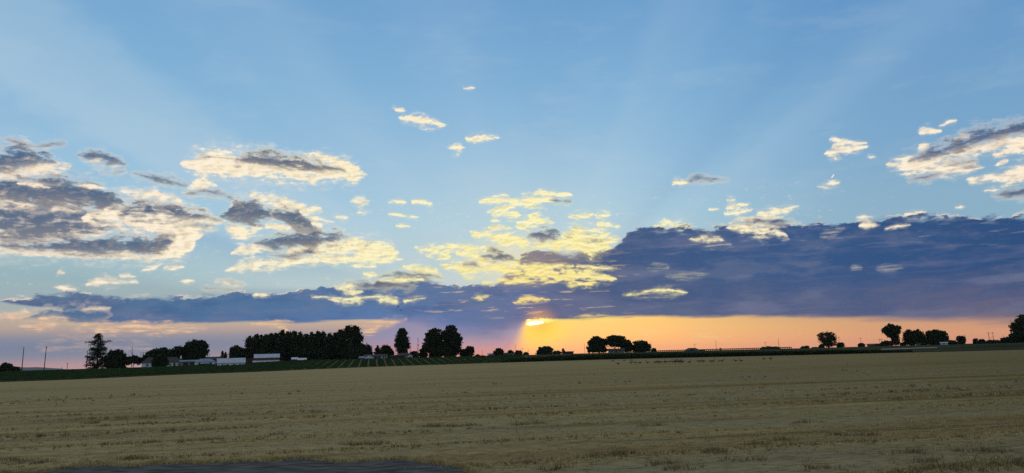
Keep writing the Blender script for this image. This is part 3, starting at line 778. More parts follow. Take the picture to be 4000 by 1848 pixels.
c1 = fmix(framp(n_band, [(.46, (0, 0, 0)), (.62, (1, 1, 1))]), c1, fmix(None, c1, (.41, .335, .19), fac=.6))
c1 = fmix(framp(n_band, [(.30, (1, 1, 1)), (.45, (0, 0, 0))]), c1, fmix(None, c1, (.29, .185, .075), fac=.75))
c2 = fmix(framp(n_big, [(.40, (0, 0, 0)), (.66, (1, 1, 1))]), c1, fmix(None, c1, (.34, .24, .115), fac=.4))
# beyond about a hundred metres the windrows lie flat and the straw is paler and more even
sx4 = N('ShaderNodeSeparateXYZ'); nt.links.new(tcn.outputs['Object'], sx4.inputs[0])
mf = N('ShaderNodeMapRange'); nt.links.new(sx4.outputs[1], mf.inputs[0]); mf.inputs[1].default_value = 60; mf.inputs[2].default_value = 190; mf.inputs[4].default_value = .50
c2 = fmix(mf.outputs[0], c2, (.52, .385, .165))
# dimmer light towards the right of the field, painted into the straw colour
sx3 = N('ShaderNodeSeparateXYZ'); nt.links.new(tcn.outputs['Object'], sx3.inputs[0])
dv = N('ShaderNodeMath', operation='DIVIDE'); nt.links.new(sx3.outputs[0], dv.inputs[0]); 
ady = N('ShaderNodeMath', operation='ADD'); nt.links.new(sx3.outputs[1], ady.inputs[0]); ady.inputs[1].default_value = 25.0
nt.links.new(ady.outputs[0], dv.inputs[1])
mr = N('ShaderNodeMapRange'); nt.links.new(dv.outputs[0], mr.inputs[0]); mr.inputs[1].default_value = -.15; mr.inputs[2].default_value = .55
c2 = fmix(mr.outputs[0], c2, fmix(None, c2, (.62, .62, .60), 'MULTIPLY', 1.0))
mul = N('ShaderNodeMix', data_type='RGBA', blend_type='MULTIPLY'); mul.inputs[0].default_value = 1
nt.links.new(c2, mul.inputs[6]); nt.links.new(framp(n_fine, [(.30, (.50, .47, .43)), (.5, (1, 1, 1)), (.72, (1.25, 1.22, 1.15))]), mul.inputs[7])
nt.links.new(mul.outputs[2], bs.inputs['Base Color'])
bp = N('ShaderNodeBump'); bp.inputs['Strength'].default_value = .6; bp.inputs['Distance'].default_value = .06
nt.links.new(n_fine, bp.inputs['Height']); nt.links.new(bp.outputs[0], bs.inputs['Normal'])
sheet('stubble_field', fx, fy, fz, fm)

# straw clumps standing along the windrows and scattered between them
def blades(name, px_, py_, pz_, h_, w_, material, nb=6, lean=1.1):
    """bundles of narrow blades at the given points"""
    n = len(px_); r = np.random.default_rng(len(px_))
    X = np.repeat(px_, nb); Y = np.repeat(py_, nb); Z = np.repeat(pz_, nb); hh = np.repeat(h_, nb) * r.uniform(.5, 1.1, n * nb); ww = np.repeat(w_, nb)
    a = r.uniform(0, 2 * math.pi, n * nb); l = r.uniform(0, lean, n * nb) * hh; b = r.uniform(0, 2 * math.pi, n * nb)
    sp = np.repeat(h_, nb) * .35
    X = X + r.normal(0, 1, n * nb) * sp; Y = Y + r.normal(0, 1, n * nb) * sp
    dx, dy = np.cos(a) * ww, np.sin(a) * ww
    tx, ty = X + np.cos(b) * l, Y + np.sin(b) * l
    V = np.stack([np.stack([X - dx, Y - dy, Z - .03], -1), np.stack([X + dx, Y + dy, Z - .03], -1), np.stack([tx, ty, Z + hh], -1)], 1).reshape(-1, 3)
    F = np.arange(len(V)).reshape(-1, 3)
    o = mesh_np(name, V, F, material); o['kind'] = 'stuff'
    return o
r_ = np.random.default_rng(3)
def scatter(n, d0, d1, power=1.0):
    d = d0 * (d1 / d0) ** (r_.uniform(0, 1, n) ** power); t = r_.uniform(-.78, .78, n)
    return t * d, d
sx_, sy_ = scatter(300000, 12.0, 120.0)
rp_ = rowprofile(sx_, sy_); clump = snoise(rowu(sx_, sy_) * .16, rowv(sx_, sy_) * 1.1, 21, 4)
keep = r_.uniform(0, 1, len(sx_)) < (.004 + .9 * rp_ ** 1.3 * np.clip(.75 + clump, 0, 1) + .30 * np.clip(clump - .22, 0, 1)) * np.clip(1.4 - sy_ / 55, .06, 1)
sx_, sy_, rp_ = sx_[keep], sy_[keep], rp_[keep]
hh = (.035 + .13 * rp_ * r_.uniform(.4, 1.2, len(sx_))) * (1 + .25 * np.clip(sy_ / 60, 0, 1.5)); wwd = .006 + .00055 * sy_
sel = r_.uniform(0, 1, len(sx_)) < .55
blades('standing_stubble', sx_[sel], sy_[sel], field_z(sx_[sel], sy_[sel]), hh[sel], wwd[sel], M_STRAW)
blades('weathered_stubble', sx_[~sel], sy_[~sel], field_z(sx_[~sel], sy_[~sel]), hh[~sel] * 1.15, wwd[~sel], M_STRAW_D)
def gpoint(px, py, z=0.0):
    d = ray(px, py); t = (z - CAM_Z) / d.z; return d.x * t, d.y * t

# short litter of cut straw over the nearer ground
lx, ly = scatter(60000, 12.0, 50.0)
lc = snoise(rowu(lx, ly) * .3, rowv(lx, ly) * 1.6, 44, 3); kp = r_.uniform(0, 1, len(lx)) < np.clip(.38 + 1.5 * lc, .02, 1)
lx, ly = lx[kp], ly[kp]
blades('straw_litter', lx, ly, field_z(lx, ly), r_.uniform(.02, .075, len(lx)), .005 + .0005 * ly, M_STRAW, 4, 2.2)
# dark gravel verge of the road, wavy upper edge
V_EDGE = [(-400, 1862), (-150, 1850), (0, 1842), (90, 1838), (180, 1836), (300, 1818), (420, 1812), (520, 1818), (600, 1808), (700, 1803), (800, 1805), (900, 1800), (1000, 1799), (1080, 1796),
          (1180, 1786), (1250, 1792), (1330, 1799), (1430, 1794), (1550, 1787), (1640, 1796), (1710, 1802), (1770, 1818), (1830, 1838), (1900, 1862), (2000, 1890)]
ve = np.array([gpoint(px, py, .03) for px, py in V_EDGE])
uu = np.linspace(0, len(ve) - 1, 420); vx = np.interp(uu, np.arange(len(ve)), ve[:, 0]); vy = np.interp(uu, np.arange(len(ve)), ve[:, 1])
vy = vy + .16 * snoise(vx * 2.2, vx * 0, 31, 5)

kk = np.linspace(0, 1, 90)[:, None] ** 1.4
gvx = vx[None, :] * (1 - .55 * kk); gvy = vy[None, :] * (1 - .8 * kk)
gvz = .085 - .085 * np.exp(-kk * 30) + .030 * snoise(gvx * .9, gvy * 2.2, 32, 5) * np.clip(kk * 12, .2, 1) - .02 + field_z(gvx, gvy) * np.exp(-kk * 12)
M_GRAVEL = mat('dark_gravel', (.066, .061, .055), .98, 1.6, (.175, .160, .138), 10, bump=.8, stretch=(1, 2.4, 1), spec=0.0)
sheet('gravel_verge', gvx, gvy, gvz, M_GRAVEL)
# straw and weeds straying over the gravel edge, and larger dry tussocks in the stubble
wx = np.interp(r_.uniform(0, len(ve) - 1, 2600), np.arange(len(ve)), ve[:, 0]); wy = np.interp(wx, np.sort(vx), vy[np.argsort(vx)]) + r_.normal(0, .16, 2600)
blades('verge_straw', wx, wy, field_z(wx, wy) + .03, r_.uniform(.02, .10, 2600), np.full(2600, .010), M_STRAW, 6, 1.6)
TUS = [(60, 1800), (110, 1806), (150, 1808), (500, 1797), (530, 1800), (1680, 1668), (1715, 1667), (1755, 1668), (1850, 1662), (2045, 1660), (2100, 1655), (2350, 1584), (1370, 1735), (1425, 1738), (1480, 1732), (1940, 1730), (2420, 1780), (2440, 1782), (2310, 1790), (2590, 1812),
       (3125, 1652), (3290, 1700), (3390, 1698), (3560, 1770), (3800, 1762), (3880, 1765), (3970, 1812), (3990, 1830), (2180, 1835), (2650, 1830), (2810, 1770), (2900, 1800), (3200, 1832), (3060, 1720), (360, 1655), (1060, 1700), (2960, 1735), (2540, 1665), (3620, 1805), (1240, 1610), (800, 1640)]
tp = np.array([gpoint(px, py) for px, py in TUS]); q = np.repeat(np.arange(len(TUS)), 20)
tx_ = tp[q, 0] + r_.normal(0, .24, len(q)); ty_ = tp[q, 1] + r_.normal(0, .14, len(q))
blades('dry_tussocks', tx_, ty_, field_z(tx_, ty_), r_.uniform(.05, .20, len(q)), np.full(len(q), .012), M_STRAW_D, 6, 1.3)
# dark soil margin along the far edge of the field
mt = np.linspace(-.80, .80, 500); me_ = np.interp(np_pxl(mt, np.ones_like(mt)), _EX, _EY)
mk = np.linspace(0, 1, 10)[:, None]; my = me_[None, :] - 3 + mk * 14; mx_ = mt[None, :] * my
mz = Hn(mx_, my) + .05 + .05 * np.sin(mk * math.pi)
M_SOIL = mat('damp_soil', (.032, .028, .022), 1.0, .3, (.060, .052, .040), spec=0.0)
sheet('field_margin', mx_, my, mz, M_SOIL)

# ---- strip of green crop with pale hay swaths beyond the field (photo columns 100-2000)
VD = ray(1455, horizon(1455)); VA = math.atan2(VD.x, VD.y)
ca_, sa_ = math.cos(VA), math.sin(VA)
def strip_xy(u, v): return u * ca_ + v * sa_, -u * sa_ + v * ca_
uu_ = np.arange(-215, 75, 1.5); vv_ = np.arange(170, 425, 4.0)
def clipstrip(px0, px1, d0, d1, name, material, dz):
    ts = np.linspace(px0, px1, 400); es = np.interp(ts, _EX, _EY)
    tx = np.array([ray(p, horizon(p)).x / ray(p, horizon(p)).y for p in ts])
    k = np.linspace(0, 1, 40)[:, None]; y = (es[None, :] + d0) * (1 - k) + np.minimum(d1, 445) * k; x = tx[None, :] * y
    return sheet(name, x, y, Hn(x, y) + dz, material)
clipstrip(-200, 2060, 10, 425, 'hay_strip', M_CROP_PALE, .03)
PROF = [(-1.55, -.1), (-1.3, .30), (-.75, .44), (-.2, .50), (.25, .45), (.75, .46), (1.3, .28), (1.55, -.1)]
Vs, Fs, off = [], [], 0
rr = np.random.default_rng(17)
for i, uc in enumerate(np.arange(-230, 80, 3.9)):
    vs = np.arange(160, 440, 2.5)
    x0, y0 = strip_xy(np.full_like(vs, uc), vs)
    p = np_pxl(x0, y0); e = np.interp(p, _EX, _EY)
    far = 425 - np.clip((1000 - p) / 1000, 0, 1) * 70
    ok = (y0 > e + 13) & (y0 < far) & (p > -150) & (p < 2050)
    vs = vs[ok]
    if len(vs) < 3: continue
    ring = []
    for du, dz in PROF:
        u = uc + du * (1 + .12 * rr.normal(size=len(vs))); x, y = strip_xy(u, vs + rr.normal(size=len(vs)) * .3)
        ring.append(np.stack([x, y, Hn(x, y) + dz * (1 + .25 * rr.normal(size=len(vs))) * np.where((np.arange(len(vs)) == 0) | (np.arange(len(vs)) == len(vs) - 1), -.2 if dz > 0 else 1, 1)], -1))
    A = np.stack(ring, 1); n, m = A.shape[:2]
    j = np.arange(n - 1)[:, None] * m + np.arange(m - 1)[None, :]
    Fs.append(np.stack([j, j + 1, j + m + 1, j + m], -1).reshape(-1, 4) + off); Vs.append(A.reshape(-1, 3)); off += n * m
    cap = []
o = mesh_np('crop_rows', np.concatenate(Vs), np.concatenate(Fs), M_CROP); o['kind'] = 'stuff'
# ---- taller dark crop beyond the field to the right (columns 2000-3560)
def leafcloud(cx, cy, cz, s, rng, tilt=1.0):
    """one randomly turned quad per point"""
    n = len(cx)
    a = rng.normal(size=(n, 3)); a /= np.linalg.norm(a, axis=1)[:, None]
    b = rng.normal(size=(n, 3)); b -= (a * b).sum(1)[:, None] * a; b /= np.linalg.norm(b, axis=1)[:, None]
    c = np.stack([cx, cy, cz], -1); s = np.asarray(s)[:, None] if np.ndim(s) else s
    V = np.stack([c - a * s - b * s * .6, c + a * s - b * s * .5, c + a * s * .8 + b * s * .6, c - a * s * .9 + b * s * .5], 1).reshape(-1, 3)
    return V, np.arange(len(V)).reshape(-1, 4)
n = 26000; pp = rr.uniform(1960, 3560, n); kk2 = rr.uniform(0, 1, n) ** 1.7 * 30
tx = np.interp(pp, np.linspace(1900, 3700, 200), [ray(p, horizon(p)).x / ray(p, horizon(p)).y for p in np.linspace(1900, 3700, 200)])
yy = np.interp(pp, _EX, _EY) + 10 + kk2; xx = tx * yy
hgt_ = np.clip((3560 - pp) / 300, .1, 1) * np.clip((pp - 1900) / 250, .2, 1) * 1.15
V, F = leafcloud(xx, yy, Hn(xx, yy) + rr.uniform(0, 1, n) * hgt_, .32, rr)
o = mesh_np('tall_crop', V, F, M_CROP); o['kind'] = 'stuff'
# pale dirt track far right
ts = np.linspace(3440, 3660, 60); tx = np.array([ray(p, horizon(p)).x / ray(p, horizon(p)).y for p in ts])
k = np.linspace(0, 1, 6)[:, None]; y = 338 + k * 16 + np.linspace(0, 3, 60)[None, :]; x = tx[None, :] * y
sheet('dirt_track', x, y, Hn(x, y) + .06, mat('pale_dirt', (.20, .17, .14), .95, .2, (.28, .25, .21)))
# blue hills at the far left
ts = np.linspace(-700, 170, 120); d = [ray(p, horizon(p)) for p in ts]; D = 7500
hx = np.array([q.x / q.y for q in d]) * D
hh_ = np.interp(ts, [-700, -300, -60, 20, 60, 110, 150, 170], [60, 55, 40, 33, 28, 14, 3, 0]) + 1.5 * np.sin(ts * .07)
kk = np.linspace(0, 1, 8)[:, None]
sheet('hills', np.repeat(hx[None, :], 8, 0), D + kk * 500 + 0 * hx[None, :], -2 + hh_[None, :] * np.sin(kk * math.pi / 2), M_HILL)

# ================================================================ trees
ROUND = [(0, .10, .7, .12), (0, .60, .78, .38), (-.48, .50, .50, .30), (.48, .52, .50, .30), (-.15, .34, .70, .24), (.30, .36, .62, .24), (.18, .82, .46, .18), (-.26, .80, .44, .19)]
DOME = [(-.3, .08, .6, .10), (.3, .08, .6, .10), (0, .45, .92, .46), (-.52, .34, .46, .34), (.52, .34, .46, .34), (0, .20, .96, .22), (-.2, .72, .5, .26), (.25, .70, .48, .27)]
POPLAR = [(0, .14, .62, .12), (0, .28, .85, .14), (.05, .42, .95, .14), (-.05, .55, .95, .14), (.04, .68, .82, .13), (-.02, .80, .60, .12), (.02, .90, .36, .09), (0, .965, .18, .04)]
WPOP = [(0, .14, .55, .12), (0, .30, .72, .15), (.08, .44, .85, .15), (-.08, .57, .90, .15), (.08, .70, .85, .14), (-.10, .82, .68, .12), (.12, .90, .42, .09), (-.05, .955, .24, .05)]
TALL = [(0, .07, .6, .09), (0, .22, .62, .16), (-.25, .38, .62, .17), (.28, .40, .62, .17), (-.15, .56, .72, .17), (.25, .60, .66, .17), (-.05, .74, .66, .15), (.10, .86, .46, .12), (0, .95, .22, .06)]
SPREAD = [(0, .12, .6, .14), (-.4, .25, .5, .16), (.4, .25, .5, .16), (-.55, .55, .46, .20), (-.10, .62, .55, .24), (.40, .66, .52, .24), (.70, .52, .32, .20), (-.78, .42, .26, .12), (.10, .82, .46, .16), (0, .40, .50, .14)]
MUSH = [(-.05, .80, .62, .20), (.48, .76, .50, .20), (-.70, .70, .30, .12), (.30, .60, .58, .16), (-.25, .60, .48, .14), (.34, .42, .40, .14), (-.10, .46, .34, .10), (.36, .24, .30, .14), (.40, .10, .38, .10)]
TWOLOBE = [(-.35, .72, .52, .27), (.38, .74, .55, .25), (0, .44, .90, .32), (-.5, .22, .46, .24), (.5, .22, .46, .24), (0, .12, .96, .14)]
VASE = [(-.55, .74, .38, .22), (-.18, .84, .36, .16), (.20, .82, .38, .17), (.58, .70, .38, .22), (0, .58, .62, .26), (-.35, .40, .40, .22), (.40, .40, .42, .22), (.05, .22, .46, .20), (.75, .52, .24, .14), (-.78, .58, .22, .14), (-.3, .18, .4, .16), (.32, .16, .4, .16)]
def crown_np(blobs, hw, h, rng, s, dens, base=0.0, ragged=.22):
    parts = []
    more = []
    for (u, v, ru, rv) in blobs:
        more.append((u, v, ru * .92, rv * .92))
        for k in range(4):
            t = rng.uniform(-.35, math.pi + .35); q = rng.uniform(.26, .44)
            more.append((u + math.cos(t) * ru * .82, min(v + math.sin(t) * rv * .82, 1.0 - rv * q * .6), ru * q, rv * q))
    blobs = more
    for (u, v, ru, rv) in blobs:
        u += rng.normal() * .05; v += rng.normal() * .012
        a, c = ru * hw, rv * h
        n = int(np.clip(dens * .8 * math.pi * a * c / (s * s), 14, 1300))
        d = rng.normal(size=(n, 3)); d /= np.linalg.norm(d, axis=1)[:, None]
        rr = rng.uniform(0, 1, n) ** .45 * (1 + ragged * np.clip(rng.normal(size=n), -1, 2.2))
        p = d * rr[:, None]
        x = u * hw + p[:, 0] * a; y = p[:, 1] * a; z = base + v * h + p[:, 2] * c
        ok = z > .15
        parts.append(leafcloud(x[ok], y[ok], z[ok], s * rng.uniform(.55, 1.15, ok.sum()), rng))
    return join_np(parts)
def limbs_np(blobs, hw, h, rng, r0):
    out = []
    for (u, v, ru, rv) in blobs:
        if v < .35: continue
        z0 = h * rng.uniform(.12, .30); e = np.array([u * hw * .9, rng.normal() * hw * .25, v * h])
        s0 = np.array([rng.normal() * r0 * .3, rng.normal() * r0 * .3, z0]); mid = (s0 + e) / 2 + np.array([rng.normal() * hw * .08, 0, h * .03])
        out.append(tube_np([s0, mid, e], [r0 * .5, r0 * .33, r0 * .12], 5))
    return join_np(out) if out else None
TREE_SEED = [100]
def tree(name, cx, hw, top, D, label, cat='tree', blobs=ROUND, group=None, dens=7.0, s=.42, m=None, trunk=True, leaf=.0, ragged=.22, base_py=None):
    """cx, hw, top in photo pixels; D metres away"""
    TREE_SEED[0] += 1; rng = np.random.default_rng(TREE_SEED[0])
    x, y, z = spot(cx, D); h = zat(cx, top, D) - z; w = hw * m_per_px(D)
    root = empty(name, (x, y, z), face(cx)); tag(root, label, cat, group)
    r0 = max(.12, min(.55, h * .022))
    if trunk:
        tr = [tube_np([(0, 0, -.4), (rng.normal() * r0 * .4, 0, h * .25), (rng.normal() * r0, 0, h * .55), (0, 0, h * .85)], [r0 * 1.25, r0 * .9, r0 * .55, r0 * .12], 8)]
        mesh_np('trunk', *tr[0], M_BARK, root, True)
        L = limbs_np(blobs, w, h, rng, r0)
        if L is not None: mesh_np('limbs', *L, M_BARK, root, True)
    V, F = crown_np(blobs, w * .97, h * .985, rng, s, dens, ragged=ragged)
    mesh_np('crown', V, F, m or M_LEAF, root)
    return root
def bare_np(h, w, rng, n=26):
    parts = [tube_np([(0, 0, -.3), (rng.normal() * .1, 0, h * .5), (0, 0, h)], [h * .013, h * .008, .02], 6)]
    for i in range(n):
        z = h * rng.uniform(.25, .95); l = w * (1.15 - z / h * .75) * rng.uniform(.5, 1); a = rng.uniform(0, 2 * math.pi)
        e = np.array([math.cos(a) * l, math.sin(a) * l, z + l * rng.uniform(.7, 1.8)]); e[2] = min(e[2], h * 1.02)
        parts.append(tube_np([(0, 0, z), (e[0] * .5, e[1] * .5, z + (e[2] - z) * .4), tuple(e)], [h * .005, h * .0035, .015], 4))
    return join_np(parts)
def bare_tree(name, cx, hw, top, D, label, group=None, n=26):
    TREE_SEED[0] += 1; rng = np.random.default_rng(TREE_SEED[0])
    x, y, z = spot(cx, D); h = zat(cx, top, D) - z; w = hw * m_per_px(D)
    root = empty(name, (x, y, z), face(cx)); tag(root, label, 'tree', group)
    V, F = bare_np(h, w, rng, n); mesh_np('branches', V, F, M_BARK, root)
    return root

# --- far left
tree('bush', 24, 24, 1417, 405, 'round dark bush at the left edge of the photo, taller of the pair there', 'bush', DOME, 'bushes by the left edge', trunk=False)
tree('bush', 58, 18, 1432, 405, 'low clipped bush right of the taller round one at the left edge', 'bush', DOME, 'bushes by the left edge', trunk=False)
# old conifer with ragged tiers
def conifer(cx, hw, top, D, label):
    rng = np.random.default_rng(51); x, y, z = spot(cx, D); h = zat(cx, top, D) - z; w = hw * m_per_px(D)
    root = empty('spruce_tree', (x, y, z), face(cx)); tag(root, label, 'tree')
    mesh_np('trunk', *tube_np([(0, 0, -.4), (.1, 0, h * .5), (-.1, 0, h)], [.42, .26, .04], 8), M_BARK, root, True)
    br, lf = [], []
    tiers = [(.985, .10), (.95, .22), (.91, .30), (.87, .38), (.83, .30), (.79, .70), (.755, .85), (.72, .55), (.67, .42), (.62, .62), (.58, .52), (.53, .66), (.48, .60), (.43, .74), (.38, .70), (.33, .86), (.27, .92), (.21, .95), (.15, .90), (.10, .82), (.06, .72)]
    for t, l in tiers:
        for k in range(9 if t < .6 else 6):
            a = rng.uniform(0, 2 * math.pi); L = w * l * rng.uniform(.62, 1.0); zz = h * (t + rng.normal() * .010)
            e = np.array([math.cos(a) * L, math.sin(a) * L, zz + L * rng.uniform(-.18, .22)])
            br.append(tube_np([(0, 0, zz - .3), (e[0] * .6, e[1] * .6, (zz + e[2]) / 2 - .1), tuple(e)], [.09, .06, .02], 4))
            nn = int((24 if t > .6 else 38) + 34 * l)
            q = rng.uniform(.25, 1.05, nn); sp = .30 + .5 * (1 - q)
            lf.append(leafcloud(e[0] * q + rng.normal(size=nn) * sp, e[1] * q + rng.normal(size=nn) * sp, zz + (e[2] - zz) * q - .1 + rng.normal(size=nn) * .30, .24 * rng.uniform(.6, 1.2, nn), rng))
    mesh_np('limbs', *join_np(br), M_BARK, root); mesh_np('crown', *join_np(lf), M_LEAF, root)
conifer(378, 57, 1304, 420, 'tall ragged spruce with uneven tiers, left of the farmhouse')
tree('round_tree', 452, 40, 1364, 418, 'dense round tree touching the right side of the ragged spruce', blobs=DOME, trunk=True, base_py=1440)
tree('fruit_tree', 520, 36, 1388, 420, 'small spreading tree with bare upper twigs, between round tree and white farmhouse', blobs=[(0, .62, .80, .30), (-.5, .50, .45, .24), (.5, .50, .48, .24), (.1, .78, .5, .18)], dens=8)
bare_tree('dead_sapling', 514, 24, 1354, 424, 'leafless fan of twigs rising above the small spreading tree')
tree('spreading_tree', 622, 62, 1356, 440, 'wide flat-topped tree leaning over the left end of the farmhouse roof', blobs=SPREAD)
tree('spreading_tree', 690, 48, 1350, 440, 'broad dark tree behind the middle of the farmhouse roof', blobs=SPREAD)
tree('yard_tree', 765, 44, 1326, 440, 'tallest tree of the farmhouse group, with lobed rounded top, right of the house', blobs=VASE + [(0, .3, .7, .26)], dens=8)
tree('garden_bush', 624, 29, 1382, 402, 'large round bush standing in front of the white farmhouse wall', 'bush', DOME, trunk=False)
tree('columnar_tree', 867, 7, 1370, 452, 'small dark columnar tree, left of a twin, behind the white shed', blobs=POPLAR, dens=9, s=.34)
tree('columnar_tree', 880, 7, 1376, 452, 'small columnar tree, right and lower of the twin pair behind the white shed', blobs=POPLAR, dens=9, s=.34)
bare_tree('bare_shrub', 816, 12, 1380, 455, 'thin leafless shrub above the dark roof left of the columnar pair')
tree('low_bush', 800, 24, 1421, 404, 'low mounded bush in front of the blue-roofed cottage', 'bush', DOME, trunk=False, s=.3)
tree('low_bush', 985, 38, 1418, 392, 'low dark thicket between the white shed and the red barn', 'bush', DOME, trunk=False, s=.35)
# --- windbreak behind the barn
tree('round_tree', 925, 34, 1350, 500, 'low rounded tree at the left foot of the poplar windbreak', blobs=DOME)
G = 'poplars in the windbreak behind the red barn'; ORD = ('first', 'second', 'third', 'fourth', 'fifth', 'sixth', 'seventh', 'eighth', 'ninth', 'tenth', 'eleventh', 'twelfth', 'thirteenth', 'fourteenth', 'fifteenth', 'sixteenth', 'last')
for ip, (px, top) in enumerate(((975, 1312), (1000, 1303), (1020, 1308), (1038, 1306), (1056, 1301), (1076, 1300), (1102, 1287), (1124, 1293), (1147, 1292), (1170, 1297), (1194, 1303), (1216, 1298), (1240, 1293), (1262, 1296), (1286, 1300), (1308, 1299), (1328, 1286))):
    tree('poplar_tree', px, 21, top, 520 + random.uniform(-10, 10), (ORD[ip] + ' tall poplar from the left in the dense windbreak behind the red barn') if ip < 16 else 'last tall poplar on the right of the windbreak, beside the big cottonwood', blobs=WPOP + [(0, .05, .8, .06)], group=G, dens=4.4, s=.46, ragged=.34)
tree('windbreak_undergrowth', 1060, 112, 1352, 512, 'dark bushy understorey along the left half of the windbreak, just behind the barn', 'hedge', [(-.8, .45, .3, .45), (-.4, .42, .35, .42), (0, .40, .35, .46), (.4, .45, .35, .45), (.8, .45, .3, .45), (-.85, .10, .3, .14), (-.5, .10, .3, .14), (-.15, .10, .3, .14), (.2, .10, .3, .14), (.55, .10, .3, .14), (.85, .10, .25, .14)], trunk=False, dens=6, s=.5)
tree('windbreak_undergrowth', 1270, 112, 1350, 512, 'dark bushy understorey along the right half of the windbreak, above the white trailers', 'hedge', [(-.8, .45, .3, .45), (-.4, .42, .35, .42), (0, .44, .35, .46), (.4, .45, .35, .45), (.8, .45, .3, .45), (-.85, .10, .3, .14), (-.5, .10, .3, .14), (-.15, .10, .3, .14), (.2, .10, .3, .14), (.55, .10, .3, .14), (.85, .10, .25, .14)], trunk=False, dens=6, s=.5)
tree('cottonwood_tree', 1372, 46, 1269, 505, 'big broad cottonwood ending the windbreak on the right, higher than the poplars', blobs=[(0, .84, .56, .15), (-.35, .74, .5, .18), (.40, .70, .5, .20), (0, .55, .95, .26), (-.2, .30, .9, .26), (.3, .28, .9, .26), (0, .10, .9, .14)], dens=8, s=.5)
tree('columnar_shrub', 1371, 10, 1336, 470, 'slim olive-coloured columnar tree standing before the big cottonwood', blobs=POPLAR, dens=11, s=.34, m=M_LEAF_O)
tree('slope_tree', 1424, 32, 1342, 500, 'dark tree sloping down from the right flank of the big cottonwood', blobs=DOME)
tree('fir_tree', 1475, 20, 1349, 490, 'small cone-shaped tree behind the ranch house, left of a rounder one', blobs=POPLAR[:1] + [(0, .2, .95, .2), (0, .45, .72, .2), (0, .68, .46, .18), (0, .88, .22, .12)])
tree('yard_tree', 1508, 24, 1349, 490, 'rounded tree behind the ranch house, right of the cone-shaped one', blobs=ROUND)
tree('yard_tree', 1526, 12, 1362, 486, 'narrow lower tree between the ranch house tree and the porch house', blobs=ROUND)
tree('cottonwood_tree', 1570, 33, 1279, 480, 'tall lone cottonwood standing behind the porch house', blobs=TALL, dens=7)
Gb = 'bare poplars right of the lone cottonwood'
bare_tree('bare_poplar', 1604, 10, 1338, 470, 'short leafless poplar hugging the right side of the lone cottonwood', Gb)
bare_tree('bare_poplar', 1634, 9, 1316, 470, 'tall leafless poplar midway between lone cottonwood and the big pair', Gb, 34)
tree('low_bush', 1618, 20, 1372, 455, 'low bush under the bare poplars', 'bush', DOME, trunk=False, s=.36)
tree('low_bush', 1652, 17, 1361, 470, 'rounded bush at the left foot of the big cottonwood pair', 'bush', DOME, trunk=False, s=.36)
tree('cottonwood_tree', 1697, 46, 1282, 468, 'left and lower cottonwood of the big touching pair', blobs=TALL + [(-.55, .35, .45, .2), (.3, .2, .8, .2)], dens=8, s=.5)
tree('cottonwood_tree', 1760, 45, 1271, 468, 'right and higher cottonwood of the big touching pair', blobs=TALL + [(.55, .35, .45, .22), (-.2, .2, .9, .2), (.4, .55, .5, .2)], dens=8, s=.5)
tree('yard_tree', 1836, 17, 1352, 480, 'small upright tree with a notch, right of the big cottonwood pair', blobs=VASE + [(0, .3, .8, .26)])
tree('yard_tree', 1812, 18, 1364, 480, 'small bushy tree leaning on the right foot of the big cottonwood pair', blobs=ROUND)
tree('low_bush', 1866, 10, 1385, 480, 'tiny dome-shaped bush by two thin poles', 'bush', DOME, trunk=False, s=.34)
# --- centre, towards the sun
tree('round_tree', 1948, 19, 1359, 560, 'round tree beside the pale blue roof, left of the sunlit gap', blobs=DOME)
tree('round_tree', 1994, 13, 1368, 570, 'small round tree behind the low roof, left of the sunlit gap', blobs=DOME)
tree('round_tree', 2026, 14, 1368, 560, 'small brown-green tree below the left edge of the light shaft', blobs=DOME, m=M_LEAF_O)
tree('low_bush', 2055, 10, 1376, 560, 'low bush right below the bright sun', 'bush', DOME, trunk=False)
tree('round_tree', 2129, 31, 1352, 560, 'smooth dome-shaped tree in the middle of the golden glow', blobs=DOME, dens=9)
tree('low_bush', 2174, 16, 1370, 560, 'low bush trailing off the right side of the dome-shaped tree', 'bush', DOME, trunk=False)
tree('fir_tree', 2201, 9, 1361, 560, 'tiny pointed tree next to the low flat roof in the golden glow', blobs=[(0, .2, .9, .2), (0, .5, .62, .22), (0, .78, .34, .2)])
tree('oak_tree', 2338, 40, 1313, 470, 'left tree of the big joined clump right of the sun, leafy to the ground', blobs=[(0, .80, .6, .2), (-.3, .6, .6, .26), (.3, .62, .6, .26), (-.1, .35, .82, .3), (.3, .2, .62, .2), (-.85, .22, .22, .18), (-.5, .12, .5, .12)], dens=8)
tree('oak_tree', 2402, 46, 1309, 472, 'middle spreading tree of the big joined clump, arching over the small tan house', blobs=[(0, .76, .62, .22), (-.55, .66, .42, .20), (.5, .72, .46, .22), (.0, .56, .8, .2), (.5, .46, .5, .2)], dens=8)
tree('oak_tree', 2449, 22, 1328, 470, 'right-hand lower lobe tree of the big joined clump', blobs=ROUND + [(0, .25, .9, .22)], dens=8)
tree('round_tree', 2504, 36, 1329, 470, 'separate rounded tree just right of the big joined clump', blobs=DOME, dens=9)
tree('low_bush', 2555, 9, 1360, 470, 'small bush at the left start of the long trestle', 'bush', DOME, trunk=False)
tree('low_bush', 2742, 11, 1366, 700, 'small mound of bush right of the hip-roofed shed under the trestle', 'bush', DOME, trunk=False)
Gh = 'far trees at the right end of the trestle'
for i, (px, hw, top, w_) in enumerate(((2982, 10, 1356, 'first far small tree from the left'), (3002, 13, 1353, 'second far small tree, slightly taller'), (3026, 13, 1354, 'third far small tree, rounded'), (3040, 8, 1356, 'last and narrowest far small tree'))):
    tree('far_tree', px, hw, top, 800, w_ + ' at the right end of the long trestle', blobs=DOME, group=Gh, s=.6)
